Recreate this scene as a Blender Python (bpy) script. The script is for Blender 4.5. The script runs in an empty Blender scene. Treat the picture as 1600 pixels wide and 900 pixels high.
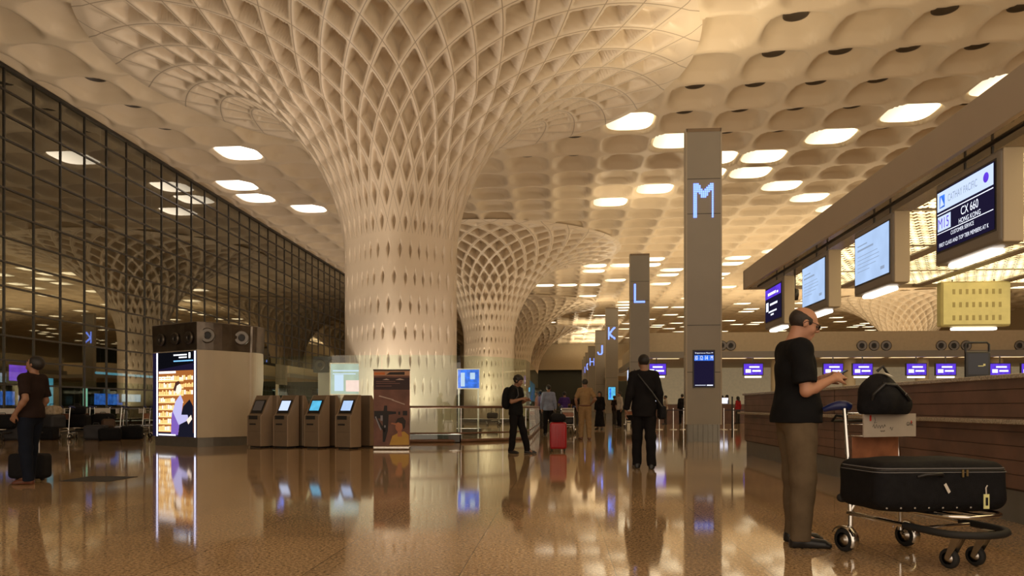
import bpy, math, random
import numpy as np
from mathutils import Vector, Matrix
random.seed(7); np.random.seed(7)
scene = bpy.context.scene
col = scene.collection
PI = math.pi
# ------------------------------------------------------------------ camera model
F = 1200.0; PX0 = 776.0; HZ = 636.0; CH = 1.0
TH = math.atan(100/1200)
CT, ST = math.cos(TH), math.sin(TH)
def W(px, dep):                      # world x,y of image column px at camera depth dep
    l = (px-PX0)/F*dep
    return (-ST*dep+CT*l, CT*dep+ST*l)
def G(px, py, z=0.0):                # point of height z seen at pixel
    dep = (CH-z)*F/(py-HZ); x, y = W(px, dep); return Vector((x, y, z))
def depth_of(x, y): return -ST*x+CT*y
def yAtX(px, X):                     # y on plane x = X
    k = -ST+CT*(px-PX0)/F; dep = X/k; return CT*dep+ST*(px-PX0)/F*dep
def xAtY(px, Y):
    l = (px-PX0)/F; dep = Y/(CT+ST*l); return (-ST+CT*l)*dep
def zAt(py, x, y): return CH+(HZ-py)/F*depth_of(x, y)

cd = bpy.data.cameras.new('camera'); cam = bpy.data.objects.new('camera', cd); col.objects.link(cam)
cd.sensor_width = 36; cd.lens = F*36/1600; cd.shift_x = 24/1600; cd.shift_y = (HZ-450)/1600
cd.clip_end = 600
cam.location = (0, 0, CH); cam.rotation_euler = (PI/2, 0, TH)
scene.camera = cam
try:
    scene.view_settings.view_transform = 'Standard'
    scene.view_settings.look = 'None'
    scene.view_settings.exposure = 0.08
except Exception: pass

# ------------------------------------------------------------------ materials
def newmat(name):
    m = bpy.data.materials.new(name); m.use_nodes = True
    nt = m.node_tree; nt.nodes.clear()
    return m, nt, nt.nodes, nt.links
def mat(name, c, rough=.5, metal=0, var=.06, scale=6, bump=0, bscale=60, spec=.5, emis=0, coat=0):
    m, nt, N, L = newmat(name)
    out = N.new('ShaderNodeOutputMaterial'); b = N.new('ShaderNodeBsdfPrincipled')
    L.new(b.outputs[0], out.inputs[0])
    tc = N.new('ShaderNodeTexCoord'); nz = N.new('ShaderNodeTexNoise'); nz.inputs['Scale'].default_value = scale
    nz.inputs['Detail'].default_value = 4
    L.new(tc.outputs['Object'], nz.inputs['Vector'])
    r = N.new('ShaderNodeValToRGB')
    r.color_ramp.elements[0].position = .3; r.color_ramp.elements[1].position = .7
    r.color_ramp.elements[0].color = (*[max(0, x*(1-var)) for x in c], 1)
    r.color_ramp.elements[1].color = (*[min(1, x*(1+var)) for x in c], 1)
    L.new(nz.outputs['Fac'], r.inputs[0]); L.new(r.outputs[0], b.inputs['Base Color'])
    b.inputs['Roughness'].default_value = rough; b.inputs['Metallic'].default_value = metal
    b.inputs['Specular IOR Level'].default_value = spec; b.inputs['Coat Weight'].default_value = coat
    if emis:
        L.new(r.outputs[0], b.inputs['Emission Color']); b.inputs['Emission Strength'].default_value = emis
    if bump:
        n2 = N.new('ShaderNodeTexNoise'); n2.inputs['Scale'].default_value = bscale
        L.new(tc.outputs['Object'], n2.inputs['Vector'])
        bp = N.new('ShaderNodeBump'); bp.inputs['Strength'].default_value = bump; bp.inputs['Distance'].default_value = .01
        L.new(n2.outputs['Fac'], bp.inputs['Height']); L.new(bp.outputs[0], b.inputs['Normal'])
    return m
def emit(name, c, s=1.0, var=0, scale=8):
    m, nt, N, L = newmat(name)
    out = N.new('ShaderNodeOutputMaterial'); e = N.new('ShaderNodeEmission'); e.inputs[1].default_value = s
    e.inputs[0].default_value = (*c, 1)
    if var:
        tc = N.new('ShaderNodeTexCoord'); nz = N.new('ShaderNodeTexNoise'); nz.inputs['Scale'].default_value = scale
        L.new(tc.outputs['Object'], nz.inputs['Vector'])
        r = N.new('ShaderNodeValToRGB'); r.color_ramp.elements[0].position = .35; r.color_ramp.elements[1].position = .65
        r.color_ramp.elements[0].color = (*[x*(1-var) for x in c], 1); r.color_ramp.elements[1].color = (*c, 1)
        L.new(nz.outputs['Fac'], r.inputs[0]); L.new(r.outputs[0], e.inputs[0])
    L.new(e.outputs[0], out.inputs[0]); return m
def math_node(N, L, op, a, b=None, c=None):
    n = N.new('ShaderNodeMath'); n.operation = op
    for i, v in enumerate((a, b, c)):
        if v is None: continue
        if isinstance(v, (int, float)): n.inputs[i].default_value = v
        else: L.new(v, n.inputs[i])
    return n.outputs[0]

M = {}
# white flared shell with thin seams that follow the lattice (UV carries lattice coordinates)
def shell_mat():
    m, nt, N, L = newmat('white shell'); out = N.new('ShaderNodeOutputMaterial'); b = N.new('ShaderNodeBsdfPrincipled')
    L.new(b.outputs[0], out.inputs[0]); b.inputs['Roughness'].default_value = .42
    uv = N.new('ShaderNodeUVMap'); sp = N.new('ShaderNodeSeparateXYZ'); L.new(uv.outputs[0], sp.inputs[0])
    ds = []
    for i in (0, 1):
        f = math_node(N, L, 'FRACT', sp.outputs[i]); g = math_node(N, L, 'SUBTRACT', f, .5)
        g = math_node(N, L, 'ABSOLUTE', g); ds.append(math_node(N, L, 'SUBTRACT', .5, g))
    d = math_node(N, L, 'MINIMUM', ds[0], ds[1])
    lt = math_node(N, L, 'LESS_THAN', d, .016)
    geo = N.new('ShaderNodeNewGeometry'); s2 = N.new('ShaderNodeSeparateXYZ'); L.new(geo.outputs['Position'], s2.inputs[0])
    hi = math_node(N, L, 'GREATER_THAN', s2.outputs[2], 6.2)
    k = math_node(N, L, 'MULTIPLY', lt, hi)
    mx = N.new('ShaderNodeMix'); mx.data_type = 'RGBA'
    mx.inputs[6].default_value = (.68, .575, .44, 1); mx.inputs[7].default_value = (.36, .29, .21, 1)
    L.new(k, mx.inputs[0]); L.new(mx.outputs[2], b.inputs['Base Color'])
    return m
M['shell'] = shell_mat()
M['ceil'] = mat('ceiling white', (.66, .55, .40), .5, var=.03, scale=.6)
M['dark'] = mat('dark', (.012, .012, .013), .5)
M['hole'] = mat('hole bronze', (.06, .045, .03), .5)
M['beige'] = mat('beige panel', (.36, .31, .24), .42, var=.04, scale=2)
M['beige2'] = mat('warm beige panel', (.50, .42, .30), .4, var=.04, scale=2)
M['taupe'] = mat('taupe panel', (.14, .125, .105), .45, var=.05, scale=3)
M['fascia'] = mat('fascia grey', (.26, .235, .20), .4, var=.04, scale=1.2)
M['wall'] = mat('cream wall', (.55, .45, .30), .6, var=.05)
M['steel'] = mat('brushed steel', (.55, .52, .48), .28, 1, var=.1, scale=20)
M['chrome'] = mat('chrome', (.75, .74, .72), .12, 1, var=.03)
M['bsteel'] = mat('dark steel', (.10, .095, .09), .35, .8)
M['rubber'] = mat('rubber', (.018, .018, .018), .7)
M['black'] = mat('black plastic', (.014, .014, .015), .35)
M['blackfab'] = mat('black nylon', (.009, .009, .011), .75, spec=.2, bump=.5, bscale=220, var=.25, scale=30)
M['greyfab'] = mat('grey piping', (.16, .16, .17), .7)
M['navyplastic'] = mat('navy plastic', (.01, .018, .10), .3)
M['white'] = mat('white card', (.7, .66, .6), .5)
M['redbit'] = mat('red', (.5, .03, .02), .5)
M['brownboard'] = mat('kiosk bronze', (.20, .145, .095), .38, .2, var=.05)
M['brownboard2'] = mat('kiosk side bronze', (.33, .245, .165), .38, .2, var=.05)
M['wood'] = mat('counter walnut', (.17, .085, .055), .4, var=.25, scale=3)
M['granite'] = mat('pale granite', (.40, .34, .26), .25, var=.45, scale=70)
M['plinth'] = mat('plinth steel', (.20, .19, .17), .35, .6)
M['rail'] = mat('handrail wood', (.16, .08, .045), .35, .2)
M['led'] = emit('blue led', (.16, .26, 1.0), 3.0)
M['e_white'] = emit('screen white', (.62, .74, 1.0), 1.05)
M['e_pale'] = emit('screen pale blue', (.50, .68, 1.0), .95, var=.12, scale=3)
M['e_purple'] = emit('screen purple', (.13, .05, .75), 1.1, var=.3, scale=5)
M['e_dark'] = emit('screen dark', (.012, .009, .03), 1)
M['e_blue'] = emit('screen blue', (.05, .2, .9), 1.3, var=.5, scale=6)
M['e_cyan'] = emit('screen cyan', (.12, .55, .85), 1.0, var=.2)
M['e_text'] = emit('text white', (.85, .88, 1.0), 1.3)
M['e_greytext'] = emit('text grey blue', (.36, .45, .62), .8)
M['e_tube'] = emit('tube', (1.0, .90, .78), 3.2)
M['e_lamp'] = emit('lamp', (1.0, .83, .55), 2.6)
M['e_warm'] = emit('warm glow', (1.0, .72, .36), 1.6, var=.3, scale=3)
M['sign_y'] = mat('sign back yellow', (.50, .44, .17), .5, emis=.35)
M['sign_y2'] = mat('sign back ochre', (.32, .27, .10), .5, emis=.15)
def gnoise(name, cols, scale, rough, bumpless=True): pass

def floor_mat():
    m, nt, N, L = newmat('polished granite'); out = N.new('ShaderNodeOutputMaterial'); b = N.new('ShaderNodeBsdfPrincipled')
    L.new(b.outputs[0], out.inputs[0])
    geo = N.new('ShaderNodeNewGeometry')
    n1 = N.new('ShaderNodeTexNoise'); n1.inputs['Scale'].default_value = 48; n1.inputs['Detail'].default_value = 6; n1.inputs['Roughness'].default_value = .7
    L.new(geo.outputs['Position'], n1.inputs['Vector'])
    r1 = N.new('ShaderNodeValToRGB'); e = r1.color_ramp.elements
    e[0].position = .36; e[0].color = (.13, .078, .038, 1); e[1].position = .66; e[1].color = (.74, .53, .31, 1)
    x = e.new(.5); x.color = (.44, .295, .16, 1)
    L.new(n1.outputs['Fac'], r1.inputs[0])
    n2 = N.new('ShaderNodeTexNoise'); n2.inputs['Scale'].default_value = .7; n2.inputs['Detail'].default_value = 3
    L.new(geo.outputs['Position'], n2.inputs['Vector'])
    r2 = N.new('ShaderNodeMapRange'); r2.inputs[1].default_value = .3; r2.inputs[2].default_value = .7; r2.inputs[3].default_value = .8; r2.inputs[4].default_value = 1.15
    L.new(n2.outputs['Fac'], r2.inputs[0])
    sp = N.new('ShaderNodeSeparateXYZ'); L.new(geo.outputs['Position'], sp.inputs[0])
    def joint(o, off, pitch, w):
        a = math_node(N, L, 'SUBTRACT', o, off); a = math_node(N, L, 'DIVIDE', a, pitch)
        a = math_node(N, L, 'FRACT', a); a = math_node(N, L, 'SUBTRACT', a, .5); a = math_node(N, L, 'ABSOLUTE', a)
        a = math_node(N, L, 'SUBTRACT', .5, a); a = math_node(N, L, 'MULTIPLY', a, pitch); return math_node(N, L, 'LESS_THAN', a, w)
    j = math_node(N, L, 'MAXIMUM', joint(sp.outputs[0], .33, .93, .0035), joint(sp.outputs[1], .2, 1.86, .0022))
    tile = N.new('ShaderNodeTexWhiteNoise'); tile.noise_dimensions = '2D'
    cx = math_node(N, L, 'FLOOR', math_node(N, L, 'DIVIDE', math_node(N, L, 'SUBTRACT', sp.outputs[0], .33), .93))
    cy = math_node(N, L, 'FLOOR', math_node(N, L, 'DIVIDE', math_node(N, L, 'SUBTRACT', sp.outputs[1], .2), 1.86))
    cb = N.new('ShaderNodeCombineXYZ'); L.new(cx, cb.inputs[0]); L.new(cy, cb.inputs[1]); L.new(cb.outputs[0], tile.inputs[0])
    tv = math_node(N, L, 'MULTIPLY_ADD', tile.outputs['Value'], .16, .92)
    k = math_node(N, L, 'MULTIPLY', tv, r2.outputs[0])
    k = math_node(N, L, 'MULTIPLY', k, math_node(N, L, 'SUBTRACT', 1, math_node(N, L, 'MULTIPLY', j, .62)))
    vm = N.new('ShaderNodeVectorMath'); vm.operation = 'SCALE'; L.new(r1.outputs[0], vm.inputs[0]); L.new(k, vm.inputs['Scale'])
    L.new(vm.outputs[0], b.inputs['Base Color'])
    b.inputs['Roughness'].default_value = .06; b.inputs['Specular IOR Level'].default_value = .5; b.inputs['IOR'].default_value = 1.62
    bp = N.new('ShaderNodeBump'); bp.inputs['Strength'].default_value = .004; bp.inputs['Distance'].default_value = .02
    n3 = N.new('ShaderNodeTexNoise'); n3.inputs['Scale'].default_value = 3
    L.new(geo.outputs['Position'], n3.inputs['Vector']); L.new(n3.outputs['Fac'], bp.inputs['Height']); L.new(bp.outputs[0], b.inputs['Normal'])
    return m
M['floor'] = floor_mat()
def glass_mat(name, tint, refl, trans):
    m, nt, N, L = newmat(name); out = N.new('ShaderNodeOutputMaterial')
    g = N.new('ShaderNodeBsdfGlossy'); g.inputs['Roughness'].default_value = .015; g.inputs['Color'].default_value = (*refl, 1)
    t = N.new('ShaderNodeBsdfTransparent'); t.inputs['Color'].default_value = (*tint, 1)
    fr = N.new('ShaderNodeFresnel'); fr.inputs['IOR'].default_value = 1.5
    mp = N.new('ShaderNodeMapRange'); mp.inputs[3].default_value = trans; mp.inputs[4].default_value = 1.0
    L.new(fr.outputs[0], mp.inputs[0])
    mx = N.new('ShaderNodeMixShader'); L.new(mp.outputs[0], mx.inputs[0]); L.new(t.outputs[0], mx.inputs[1]); L.new(g.outputs[0], mx.inputs[2])
    L.new(mx.outputs[0], out.inputs[0]); return m
M['glasswall'] = glass_mat('night glazing', (.42, .50, .42), (.85, .82, .70), .30)
M['glass'] = glass_mat('green glass', (.80, .93, .86), (1, 1, 1), .05)
# perforated glowing lattice panels of the canopy soffit
def lattice_mat():
    m, nt, N, L = newmat('glowing lattice'); out = N.new('ShaderNodeOutputMaterial')
    geo = N.new('ShaderNodeNewGeometry'); mp = N.new('ShaderNodeMapping'); L.new(geo.outputs['Position'], mp.inputs[0])
    mp.inputs['Scale'].default_value = (6, 6, 6); mp.inputs['Rotation'].default_value = (0, 0, .0)
    sp = N.new('ShaderNodeSeparateXYZ'); L.new(mp.outputs[0], sp.inputs[0])
    ws = []
    row = math_node(N, L, 'FLOOR', sp.outputs[1])
    xs = math_node(N, L, 'ADD', sp.outputs[0], math_node(N, L, 'MULTIPLY', row, .5))
    a = math_node(N, L, 'ABSOLUTE', math_node(N, L, 'SUBTRACT', math_node(N, L, 'FRACT', xs), .5))
    c = math_node(N, L, 'ABSOLUTE', math_node(N, L, 'SUBTRACT', math_node(N, L, 'FRACT', sp.outputs[1]), .5))
    plus = math_node(N, L, 'MINIMUM', a, c)
    bar = math_node(N, L, 'LESS_THAN', plus, .10)
    big = math_node(N, L, 'LESS_THAN', math_node(N, L, 'MAXIMUM', a, c), .40)
    blk = math_node(N, L, 'MULTIPLY', bar, big)
    nz = N.new('ShaderNodeTexNoise'); nz.inputs['Scale'].default_value = 2.2; L.new(geo.outputs['Position'], nz.inputs['Vector'])
    st = N.new('ShaderNodeMapRange'); st.inputs[1].default_value = .35; st.inputs[2].default_value = .65; st.inputs[3].default_value = 1.1; st.inputs[4].default_value = 3.0
    L.new(nz.outputs['Fac'], st.inputs[0])
    e1 = N.new('ShaderNodeEmission'); e1.inputs[0].default_value = (1, .74, .36, 1); L.new(st.outputs[0], e1.inputs[1])
    e2 = N.new('ShaderNodeEmission'); e2.inputs[0].default_value = (.16, .075, .025, 1)
    mx = N.new('ShaderNodeMixShader'); L.new(blk, mx.inputs[0]); L.new(e1.outputs[0], mx.inputs[1]); L.new(e2.outputs[0], mx.inputs[2])
    L.new(mx.outputs[0], out.inputs[0]); return m
M['lattice'] = lattice_mat()

# ------------------------------------------------------------------ object helpers
def tag(o, label=None, cat=None, group=None, kind=None):
    if label: o['label'] = label
    if cat: o['category'] = cat
    if group: o['group'] = group
    if kind: o['kind'] = kind
    return o
def empty(name, loc=(0, 0, 0), rz=0, label=None, cat=None, group=None):
    o = bpy.data.objects.new(name, None); col.objects.link(o); o.location = loc; o.rotation_euler = (0, 0, rz)
    o.empty_display_size = .1
    return tag(o, label, cat, group)
def copy_tree(o, parent=None):
    c = o.copy(); col.objects.link(c)
    if parent is not None: c.parent = parent
    for ch in list(o.children): copy_tree(ch, c)
    return c
def np_mesh(name, V, Fq, m, parent=None, uv=None, smooth=True):
    me = bpy.data.meshes.new(name)
    V = np.asarray(V, np.float32); Fq = np.asarray(Fq, np.int32); k = Fq.shape[1]
    me.vertices.add(len(V)); me.vertices.foreach_set('co', V.ravel())
    me.loops.add(Fq.size); me.loops.foreach_set('vertex_index', Fq.ravel())
    me.polygons.add(len(Fq)); me.polygons.foreach_set('loop_start', np.arange(0, Fq.size, k, dtype=np.int32))
    me.polygons.foreach_set('loop_total', np.full(len(Fq), k, np.int32))
    if smooth: me.polygons.foreach_set('use_smooth', np.ones(len(Fq), bool))
    if uv is not None:
        l = me.uv_layers.new(name='UVMap'); l.data.foreach_set('uv', uv[Fq.ravel()].astype(np.float32).ravel())
    me.update(calc_edges=True); me.validate()
    if m: me.materials.append(m)
    o = bpy.data.objects.new(name, me); col.objects.link(o)
    if parent: o.parent = parent
    return o
class MB:
    """collects boxes, bars, tubes, lathes -> one mesh"""
    def __init__(s): s.v = []; s.f = []; s.sm = []; s.mi = []; s.cm = 0; s.T = None
    def add(s, vs, fs, smooth=False):
        n = len(s.v)
        if s.T is not None: vs = [s.T @ Vector(v) for v in vs]
        s.v += [tuple(v) for v in vs]; s.f += [tuple(i+n for i in f) for f in fs]; s.sm += [smooth]*len(fs); s.mi += [s.cm]*len(fs); return s
    def box(s, x0, x1, y0, y1, z0, z1, bev=0, R=None):
        if bev <= 0:
            vs = [(x, y, z) for z in (z0, z1) for x, y in ((x0, y0), (x1, y0), (x1, y1), (x0, y1))]
            fs = [(0, 3, 2, 1), (4, 5, 6, 7), (0, 1, 5, 4), (1, 2, 6, 5), (2, 3, 7, 6), (3, 0, 4, 7)]
            if R is not None: vs = [R @ Vector(v) for v in vs]
            return s.add(vs, fs)
        return s.rbox((x0, y0, z0), (x1, y1, z1), bev, R)
    def rbox(s, a, b, r, R=None, n=3):
        # box with rounded edges: cube-sphere grid pushed to corners
        c = [(a[i]+b[i])/2 for i in range(3)]; h = [(b[i]-a[i])/2 for i in range(3)]
        r = min(r, min(h)*.999); k = n*2
        vs = []; fs = []
        for ax in range(3):
            for sg in (-1, 1):
                base = len(vs)
                ticks = [-1+2*t/k for t in range(k//2+1)]
                tt = [(-1, -math.cos(q*PI/2/n), -math.sin(q*PI/2/n)) for q in range(0)]  # unused
                par = []
                for q in range(n+1): par.append((-1, math.tan((q/n-1)*PI/4)))
                for q in range(n+1): par.append((1, math.tan(q/n*PI/4)))
                for (si, u) in par:
                    for (sj, w) in par:
                        d = [0, 0, 0]; d[ax] = sg; d[(ax+1) % 3] = u; d[(ax+2) % 3] = w
                        L = math.sqrt(sum(q*q for q in d)); d = [q/L for q in d]
                        sgn = [0, 0, 0]; sgn[ax] = sg; sgn[(ax+1) % 3] = si; sgn[(ax+2) % 3] = sj
                        vs.append(tuple(c[i]+sgn[i]*(h[i]-r)+d[i]*r for i in range(3)))
                m_ = len(par)
                for i in range(m_-1):
                    for j in range(m_-1):
                        q = (base+i*m_+j, base+(i+1)*m_+j, base+(i+1)*m_+j+1, base+i*m_+j+1)
                        fs.append(q if sg > 0 else q[::-1])
        if R is not None: vs = [R @ Vector(v) for v in vs]
        return s.add(vs, fs, True)
    def tube(s, pts, r, n=10, cap=True, rs=None, closed=False):
        pts = [Vector(p) for p in pts]; rings = []
        N_ = len(pts); up = Vector((0, 0, 1)); prev = None
        for i, p in enumerate(pts):
            if closed: t = (pts[(i+1) % N_]-pts[i-1])
            else: t = (pts[min(i+1, N_-1)]-pts[max(i-1, 0)])
            t.normalize()
            if prev is None:
                a = t.cross(up)
                if a.length < 1e-3: a = t.cross(Vector((1, 0, 0)))
                a.normalize()
            else:
                a = prev-t*prev.dot(t)
                a.normalize()
            prev = a; b = t.cross(a); rr = rs[i] if rs else r
            rings.append([p+a*rr*math.cos(2*PI*k/n)+b*rr*math.sin(2*PI*k/n) for k in range(n)])
        vs = [v for rg in rings for v in rg]; fs = []
        m_ = N_ if closed else N_-1
        for i in range(m_):
            i2 = (i+1) % N_
            for k in range(n): fs.append((i*n+k, i2*n+k, i2*n+(k+1) % n, i*n+(k+1) % n)[::-1])
        s.add(vs, fs, True)
        if cap and not closed:
            s.add(rings[0], [tuple(range(n))]); s.add(rings[-1], [tuple(range(n))[::-1]])
        return s
    def lathe(s, prof, origin=(0, 0, 0), axis=(0, 0, 1), n=24, smooth=True):
        ax = Vector(axis).normalized(); o = Vector(origin)
        a = ax.cross(Vector((0, 0, 1)));
        if a.length < 1e-3: a = ax.cross(Vector((0, 1, 0)))
        a.normalize(); b = ax.cross(a)
        vs = []; fs = []
        for (r, h) in prof:
            for k in range(n):
                t = 2*PI*k/n; vs.append(o+ax*h+(a*math.cos(t)+b*math.sin(t))*max(r, 1e-5))
        for i in range(len(prof)-1):
            for k in range(n): fs.append((i*n+k, i*n+(k+1) % n, (i+1)*n+(k+1) % n, (i+1)*n+k))
        return s.add(vs, fs, smooth)
    def prism(s, poly, z0, z1, T=None, smooth=False):
        n = len(poly); vs = [(x, y, z0) for x, y in poly]+[(x, y, z1) for x, y in poly]
        if T is not None: vs = [T @ Vector(v) for v in vs]
        s.add(vs, [tuple(range(n))[::-1], tuple(range(n, 2*n))])
        s.add(vs, [(i, (i+1) % n, (i+1) % n+n, i+n) for i in range(n)], smooth)
        return s
    def quad(s, o, u, v):
        o, u, v = Vector(o), Vector(u), Vector(v); return s.add([o, o+u, o+u+v, o+v], [(0, 1, 2, 3)])
    def poly(s, pts): return s.add(pts, [tuple(range(len(pts)))])
    def build(s, name, m, parent=None, bevel=0):
        me = bpy.data.meshes.new(name); me.from_pydata(s.v, [], s.f)
        me.polygons.foreach_set('use_smooth', s.sm)
        ms = m if isinstance(m, (list, tuple)) else [m]
        for q in ms: me.materials.append(q)
        if len(ms) > 1: me.polygons.foreach_set('material_index', s.mi)
        me.update()
        o = bpy.data.objects.new(name, me); col.objects.link(o)
        if parent: o.parent = parent
        if bevel:
            b = o.modifiers.new('bevel', 'BEVEL'); b.width = bevel; b.segments = 2; b.limit_method = 'ANGLE'
        return o
def text(body, o, u, v, w, h, m, parent, name='lettering', fit=True):
    """lettering stretched into the box origin o, right unit u, up unit v, width w, height h"""
    cu = bpy.data.curves.new('t', 'FONT'); cu.body = body; cu.resolution_u = 3
    ob = bpy.data.objects.new('t', cu); col.objects.link(ob)
    dg = bpy.context.evaluated_depsgraph_get(); dg.update()
    me = bpy.data.meshes.new_from_object(ob.evaluated_get(dg))
    bpy.data.objects.remove(ob); bpy.data.curves.remove(cu)
    vs = [p.co.copy() for p in me.vertices]
    x0 = min(p.x for p in vs); x1 = max(p.x for p in vs); y0 = min(p.y for p in vs); y1 = max(p.y for p in vs)
    o, u, v = Vector(o), Vector(u), Vector(v)
    me.vertices.foreach_set('co', [c for p in vs for c in (o+u*((p.x-x0)/(x1-x0)*w)+v*((p.y-y0)/(y1-y0)*h))])
    me.materials.clear(); me.materials.append(m); me.update(); me.name = name
    r = bpy.data.objects.new(name, me); col.objects.link(r)
    if parent: r.parent = parent
    return r

# ------------------------------------------------------------------ signed distance figures
class SDF:
    def __init__(s, lo, hi, res):
        s.res = res; s.ax = [np.arange(lo[i], hi[i]+res, res, dtype=np.float32) for i in range(3)]
        s.F = np.full([len(a) for a in s.ax], .3, np.float32)
    def _sl(s, lo, hi):
        sl = []
        for i in range(3):
            a = int(max(0, math.floor((lo[i]-s.ax[i][0])/s.res))); b = int(min(len(s.ax[i]), math.ceil((hi[i]-s.ax[i][0])/s.res)+1))
            if b <= a: return None
            sl.append(slice(a, b))
        return tuple(sl)
    def grid(s, sl): return s.ax[0][sl[0]][:, None, None], s.ax[1][sl[1]][None, :, None], s.ax[2][sl[2]][None, None, :]
    def comb(s, sl, d, k, sub):
        A = s.F[sl]
        if sub:
            d = -d
            if k > 0:
                h = np.clip(.5-.5*(d-A)/k*-1, 0, 1) if False else np.maximum(k-np.abs(A-d), 0)/k
                s.F[sl] = np.maximum(A, d)+h*h*k*.25
            else: s.F[sl] = np.maximum(A, d)
        else:
            if k > 0:
                h = np.maximum(k-np.abs(A-d), 0)/k; s.F[sl] = np.minimum(A, d)-h*h*k*.25
            else: s.F[sl] = np.minimum(A, d)
    def cap(s, a, b, ra, rb=None, k=.02, side=None, sc=1.0, cut=None, sub=False, wave=None):
        """tapered capsule; side = axis along which the section is widened by sc; cut = (point, normal) keeps the negative side"""
        rb = ra if rb is None else rb
        a = np.array(a, np.float32); b = np.array(b, np.float32); R = max(ra, rb)*max(sc, 1)+k+.03
        sl = s._sl(np.minimum(a, b)-R, np.maximum(a, b)+R)
        if sl is None: return
        X, Y, Z = s.grid(sl); d = b-a; L2 = float(d@d)+1e-9
        t = np.clip(((X-a[0])*d[0]+(Y-a[1])*d[1]+(Z-a[2])*d[2])/L2, 0, 1)
        qx = X-a[0]-t*d[0]; qy = Y-a[1]-t*d[1]; qz = Z-a[2]-t*d[2]
        q2 = qx*qx+qy*qy+qz*qz
        if side is not None:
            sd = np.array(side, np.float32); sd = sd/np.linalg.norm(sd)
            c = qx*sd[0]+qy*sd[1]+qz*sd[2]; q2 = q2-c*c*(1-1/(sc*sc))
        D = np.sqrt(np.maximum(q2, 0))-(ra+(rb-ra)*t)
        if wave is not None: D = D+wave(X, Y, Z)
        if cut is not None:
            p, n = cut; D = np.maximum(D, (X-p[0])*n[0]+(Y-p[1])*n[1]+(Z-p[2])*n[2])
        s.comb(sl, D.astype(np.float32), k, sub)
    def ell(s, c, r, Rm=None, k=.02, sub=False):
        c = np.array(c, np.float32); R = max(r)+k+.03; sl = s._sl(c-R, c+R)
        if sl is None: return
        X, Y, Z = s.grid(sl); x = X-c[0]; y = Y-c[1]; z = Z-c[2]
        if Rm is not None:
            Rm = np.array(Rm, np.float32)   # columns = local axes in world
            u = x*Rm[0, 0]+y*Rm[1, 0]+z*Rm[2, 0]; v = x*Rm[0, 1]+y*Rm[1, 1]+z*Rm[2, 1]; w = x*Rm[0, 2]+y*Rm[1, 2]+z*Rm[2, 2]
        else: u, v, w = x, y, z
        k0 = np.sqrt((u/r[0])**2+(v/r[1])**2+(w/r[2])**2); k1 = np.sqrt((u/r[0]**2)**2+(v/r[1]**2)**2+(w/r[2]**2)**2)+1e-6
        s.comb(sl, (k0*(k0-1)/k1).astype(np.float32), k, sub)
    def plane(s, p, n, k=0):          # keep the negative side of the plane
        sl = (slice(None),)*3; X, Y, Z = s.grid(sl)
        s.F = np.maximum(s.F, ((X-p[0])*n[0]+(Y-p[1])*n[1]+(Z-p[2])*n[2]).astype(np.float32))
    def noise(s, amp, fx, seed=0):
        X, Y, Z = s.grid((slice(None),)*3)
        s.F = s.F+(amp*(np.sin(fx*(Z+.7*X)+seed+1.5*np.sin(9*Y+seed))*np.sin(fx*.6*(Y-X)+2*seed+2*np.sin(7*Z)))).astype(np.float32)
    def mesh(s):
        F_ = s.F; S = F_ < 0
        S[0] = S[-1] = False; S[:, 0] = S[:, -1] = False; S[:, :, 0] = S[:, :, -1] = False
        F_ = np.where(S, F_, np.maximum(F_, 1e-5))
        c = np.zeros([n-1 for n in S.shape], np.int8)
        for i in (0, 1):
            for j in (0, 1):
                for k in (0, 1): c += S[i:S.shape[0]-1+i, j:S.shape[1]-1+j, k:S.shape[2]-1+k]
        act = (c > 0) & (c < 8); I = np.argwhere(act)
        idx = np.full(act.shape, -1, np.int32); idx[act] = np.arange(len(I))
        cor = {}
        for i in (0, 1):
            for j in (0, 1):
                for k in (0, 1): cor[i, j, k] = F_[I[:, 0]+i, I[:, 1]+j, I[:, 2]+k]
        P = np.zeros((len(I), 3)); n = np.zeros(len(I))
        for a in cor:
            for ax in range(3):
                if a[ax] == 0:
                    b = list(a); b[ax] = 1; b = tuple(b); fa, fb = cor[a], cor[b]; m = (fa < 0) != (fb < 0)
                    t = np.where(m, fa/np.where(m, fa-fb, 1), 0)
                    p = np.tile(np.array(a, float), (len(I), 1)); p[:, ax] = t
                    P += p*m[:, None]; n += m
        P = (P/np.maximum(n, 1)[:, None]+I)*s.res+np.array([s.ax[0][0], s.ax[1][0], s.ax[2][0]])
        Q = []
        for ax in range(3):
            A = np.moveaxis(S, ax, 0); ch = np.argwhere(A[:-1] != A[1:])
            o1, o2 = [(1, 2), (2, 0), (0, 1)][ax]
            full = np.zeros_like(ch); rest = [q for q in range(3) if q != ax]
            full[:, ax] = ch[:, 0]; full[:, rest[0]] = ch[:, 1]; full[:, rest[1]] = ch[:, 2]
            full = full[(full[:, o1] > 0) & (full[:, o2] > 0)]
            ins = S[full[:, 0], full[:, 1], full[:, 2]]
            def cell(d1, d2):
                g = full.copy(); g[:, o1] -= d1; g[:, o2] -= d2; return idx[g[:, 0], g[:, 1], g[:, 2]]
            q = np.stack([cell(1, 1), cell(0, 1), cell(0, 0), cell(1, 0)], 1)
            q[~ins] = q[~ins][:, ::-1]; Q.append(q)
        Q = np.concatenate(Q); Q = Q[(Q >= 0).all(1)]
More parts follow.
